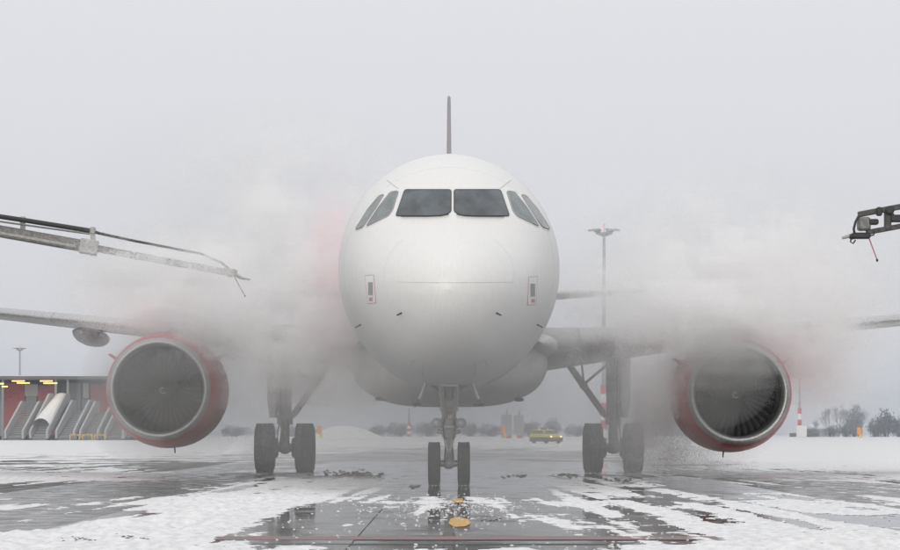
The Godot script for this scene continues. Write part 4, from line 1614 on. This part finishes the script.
func steam(label: String, albedo: Color, blobs: Array, seed_: int):
	# blobs: [px, py, d, reach x, y, z (metres), density at the middle]
	if cells.is_empty():
		for k in LEVELS.size(): cells.append(cell_mesh(LEVELS[k], 300 + k))
	var m := mat("steam droplets %d" % seed_, albedo, 1.0)
	m.specular_mode = BaseMaterial3D.SPECULAR_DISABLED
	m.backlight_enabled = true
	m.backlight = Color(1, 1, 1)
	var rg := RandomNumberGenerator.new()
	rg.seed = seed_
	var wisp := noise(seed_, .55, 5)
	wisp.domain_warp_enabled = true
	wisp.domain_warp_amplitude = 1.1
	wisp.domain_warp_frequency = .35
	var field := {}
	for q in blobs:
		var c := P(q[0], q[1], q[2])
		var r := Vector3(q[3], q[4], q[5])
		var lo := ((c - r * 2.1) / CELL).floor()
		var hi := ((c + r * 2.1) / CELL).ceil()
		for ix in range(int(lo.x), int(hi.x) + 1):
			for iy in range(maxi(0, int(lo.y)), int(hi.y) + 1):
				for iz in range(int(lo.z), int(hi.z) + 1):
					var p := (Vector3(ix, iy, iz) + Vector3.ONE * .5) * CELL
					var e := ((p - c) / r).length_squared()
					if e < 4.4:
						var key := Vector3i(ix, iy, iz)
						field[key] = field.get(key, 0.0) + q[6] * (exp(-e) - .0123)
	var lists := []
	for k in LEVELS.size(): lists.append([])
	for key in field:
		var p := (Vector3(key) + Vector3.ONE * .5) * CELL
		var w := clampf(.72 + wisp.get_noise_3dv(p) * 3.2, .02, 2.3)
		var v: float = field[key] * w
		if v < .012: continue
		# the level just below or above, drawn by lot so that the mean is right
		var k := 0
		while k < LEVELS.size() - 1 and LEVELS[k + 1] <= v: k += 1
		if v < LEVELS[0]:
			if rg.randf() > v / LEVELS[0]: continue
		elif k < LEVELS.size() - 1 and rg.randf() < (v - LEVELS[k]) / (LEVELS[k + 1] - LEVELS[k]): k += 1
		lists[k].append(Transform3D(Basis.from_euler(Vector3(rg.randi() % 4, rg.randi() % 4, rg.randi() % 4) * PI / 2), p))
	var t := thing("steam_cloud", label, "steam")
	tag(t, "", "", "steam of the hot de-icing fluid", "stuff")
	for k in LEVELS.size():
		if lists[k].is_empty(): continue
		var mm := MultiMesh.new()
		mm.transform_format = MultiMesh.TRANSFORM_3D
		mm.mesh = cells[k]
		mm.instance_count = lists[k].size()
		for i in lists[k].size(): mm.set_instance_transform(i, lists[k][i])
		var mi := MultiMeshInstance3D.new()
		mi.name = "steam_layer"
		mi.multimesh = mm
		mi.material_override = m
		t.add_child(mi, true)
		tag(mi, "", "", "", "stuff")

func mist(label: String, banks: Array):
	# banks too thin to have an edge: [centre, size, density per metre]
	var t := thing("thin_mist", label, "mist")
	tag(t, "", "", "thin mist round the airliner", "stuff")
	for q in banks:
		var fm := FogMaterial.new()
		fm.resource_name = "mist"
		fm.density = q[2]
		fm.albedo = Color(1, 1, 1)
		var f := FogVolume.new()
		f.name = "mist_bank"
		f.shape = RenderingServer.FOG_VOLUME_SHAPE_ELLIPSOID
		f.size = q[1]
		f.material = fm
		t.add_child(f, true)
		f.position = q[0]

func all_steam():
	var white := lin(.95, .95, .955)
	var rose := lin(.95, .91, .915)
	var pink := lin(.95, .68, .71)
	steam("white steam billowing over the left wing beside the fuselage", white, [
		[286, 332, 44.6, 1.5, .95, 1.1, 2.4],
		[215, 318, 45.0, 1.35, .62, 1.1, 2.3],
		[245, 285, 45.2, 1.8, .90, 1.1, 1.5],
		[290, 240, 46, 1.5, 1.3, 1.1, .9],
		[285, 185, 47, 1.7, 1.1, 1.1, .40],
		[140, 298, 46, 1.5, .65, 1.0, .7],
		[285, 385, 46.5, 1.3, .55, 1.0, .8],
		[255, 440, 49, 1.4, .50, .8, .2],
		[350, 378, 44.0, .75, .45, .8, 1.4],
		[200, 282, 40.3, 1.3, .45, .40, 2.6],
		[135, 262, 40.0, .9, .40, .35, 1.2]], 101)
	steam("white steam rolling over the right wing and its engine", white, [
		[675, 335, 44.6, 1.4, .78, 1.1, 2.3],
		[768, 318, 44.2, 1.5, .70, 1.0, 2.5],
		[705, 280, 45.2, 2.1, .85, 1.1, 1.5],
		[730, 235, 46, 2.4, .95, 1.1, .5],
		[655, 430, 47.5, .95, .85, 1.1, 1.0],
		[662, 390, 45.5, .75, .65, 1.0, 1.0],
		[700, 480, 46, 1.1, .40, .8, .7],
		[712, 345, 42.9, .60, .45, .40, 1.8],
		[605, 350, 46, .7, .50, 1.0, .5]], 102)
	steam("rose tinted steam drifting off the right engine towards the mast", rose, [
		[812, 348, 45.2, .95, .85, .9, 1.6],
		[828, 298, 45.2, 1.1, .75, .9, 1.2]], 103)
	steam("pink steam of dyed fluid along the left side of the fuselage", pink, [
		[338, 280, 44.6, .55, 1.3, .9, 1.0],
		[330, 310, 44.8, .55, .80, .9, .8]], 104)
	mist("thin mist hanging under the nose and belly of the airliner", [[Vector3(0, 1.3, -36.5), Vector3(7.5, 4.2, 10), .06], [P(372, 345, 36.6), Vector3(2.6, 2.0, 2.4), .10], [P(430, 370, 35.5), Vector3(3.2, 1.5, 2.0), .06], [Vector3(0, 1.2, -49), Vector3(15, 3.6, 10), .03], [Vector3(0, 1.0, -62), Vector3(26, 5.0, 20), .012]])
	mist("thin mist drifting in front of the left engine", [[P(165, 392, 42.6), Vector3(3.4, 3.2, 1.6), .36], [P(140, 375, 42.4), Vector3(1.5, 1.3, 1.0), .34], [P(182, 408, 42.5), Vector3(1.5, .9, 1.0), .32], [P(175, 366, 42.4), Vector3(1.1, .6, .9), .3]])
	mist("thin mist drifting in front of the right engine", [[P(715, 372, 42.6), Vector3(2.4, 2.2, 1.4), .32], [P(738, 355, 42.4), Vector3(2.2, 1.1, 1.2), .30], [P(702, 400, 42.6), Vector3(1.5, 2.0, 1.2), .26], [P(728, 378, 42.3), Vector3(1.3, .8, 1.0), .3]])
	mist("thin mist rising above the left wing and the spray boom", [[P(285, 235, 50), Vector3(6.5, 4.2, 9), .018], [P(255, 215, 52), Vector3(9, 5.5, 9), .010], [P(200, 280, 50), Vector3(7, 2.6, 8), .018]])
	mist("thin mist rising above the right wing and engine", [[P(690, 270, 50), Vector3(7, 3.4, 9), .018], [P(760, 260, 52), Vector3(8.5, 4.5, 9), .010], [P(640, 300, 50), Vector3(5, 2.8, 8), .014]])

func _ready():
	var cam := Camera3D.new()
	cam.name = "camera"
	cam.projection = Camera3D.PROJECTION_FRUSTUM
	cam.near = .5
	cam.far = 6000.0
	cam.size = .5 * 550.0 / F
	cam.frustum_offset = Vector2(.5 * 1.0 / F, .5 * 159.0 / F)
	cam.position = Vector3(0, CH, 0)
	add_child(cam)
	cam.current = true
	var we := WorldEnvironment.new()
	we.name = "environment"
	var e := Environment.new()
	e.background_mode = Environment.BG_SKY
	var sky := Sky.new()
	var sm := ProceduralSkyMaterial.new()
	sm.sky_top_color = lin(1.14, 1.15, 1.18)
	sm.sky_horizon_color = lin(.67, .677, .715)
	sm.sky_curve = .6
	sm.ground_bottom_color = lin(.55, .55, .57)
	sm.ground_horizon_color = lin(.67, .677, .715)
	sm.sun_angle_max = 0.0
	sky.sky_material = sm
	e.sky = sky
	e.tonemap_mode = Environment.TONE_MAPPER_LINEAR
	e.tonemap_exposure = 1.02
	e.fog_enabled = true
	e.fog_density = .0005
	e.fog_light_color = Color(.92, .96, 1.0)
	e.volumetric_fog_enabled = true
	e.volumetric_fog_density = 0.0
	e.sdfgi_enabled = true
	e.ssao_enabled = true
	e.ssil_enabled = true
	we.environment = e
	add_child(we)
	var sun := DirectionalLight3D.new()
	sun.name = "sun"
	sun.light_energy = .5
	sun.light_angular_distance = 45.0
	sun.light_color = Color(1, .98, .95)
	sun.rotation_degrees = Vector3(-19, -12, 0)
	sun.shadow_enabled = true
	add_child(sun)

	materials()
	ground()
	airliner()
	left_truck()
	right_truck()
	terminal()
	stairs_at(8, 28, 399, false, "pale passenger stairs at the left edge of the parked row")
	stairs_at(33, 52, 391, true, "passenger stairs under a rounded white canopy")
	stairs_at(59, 79, 398, false, "pale passenger stairs right beside the white canopied ones")
	stairs_at(83, 103, 399, false, "pale passenger stairs second to the right of the canopied ones")
	stairs_at(108, 128, 399, false, "pale passenger stairs half hidden behind the left engine")
	barriers()
	light_mast(604, 313, 234, "tall grey floodlight mast rising behind the right wing", 7.5)
	light_mast(20, 742, 350, "distant floodlight mast above the terminal roof", 0.0)
	striped_mast(799.5, 700, 379, "thin red and white mast with hut between right engine and trees", true)
	striped_mast(409, 700, 409, "thin red and white mast in the haze left of the nose gear", false)
	plants()
	marker(859.5, 427.0, 420, "orange marker board in front of the frosty trees")
	marker(320, 425.5, 420, "orange marker board right of the left main wheels")
	marker(503.8, 425.5, 420, "orange marker board in front of the left grey tower")
	far_buildings()
	car()
	all_steam()
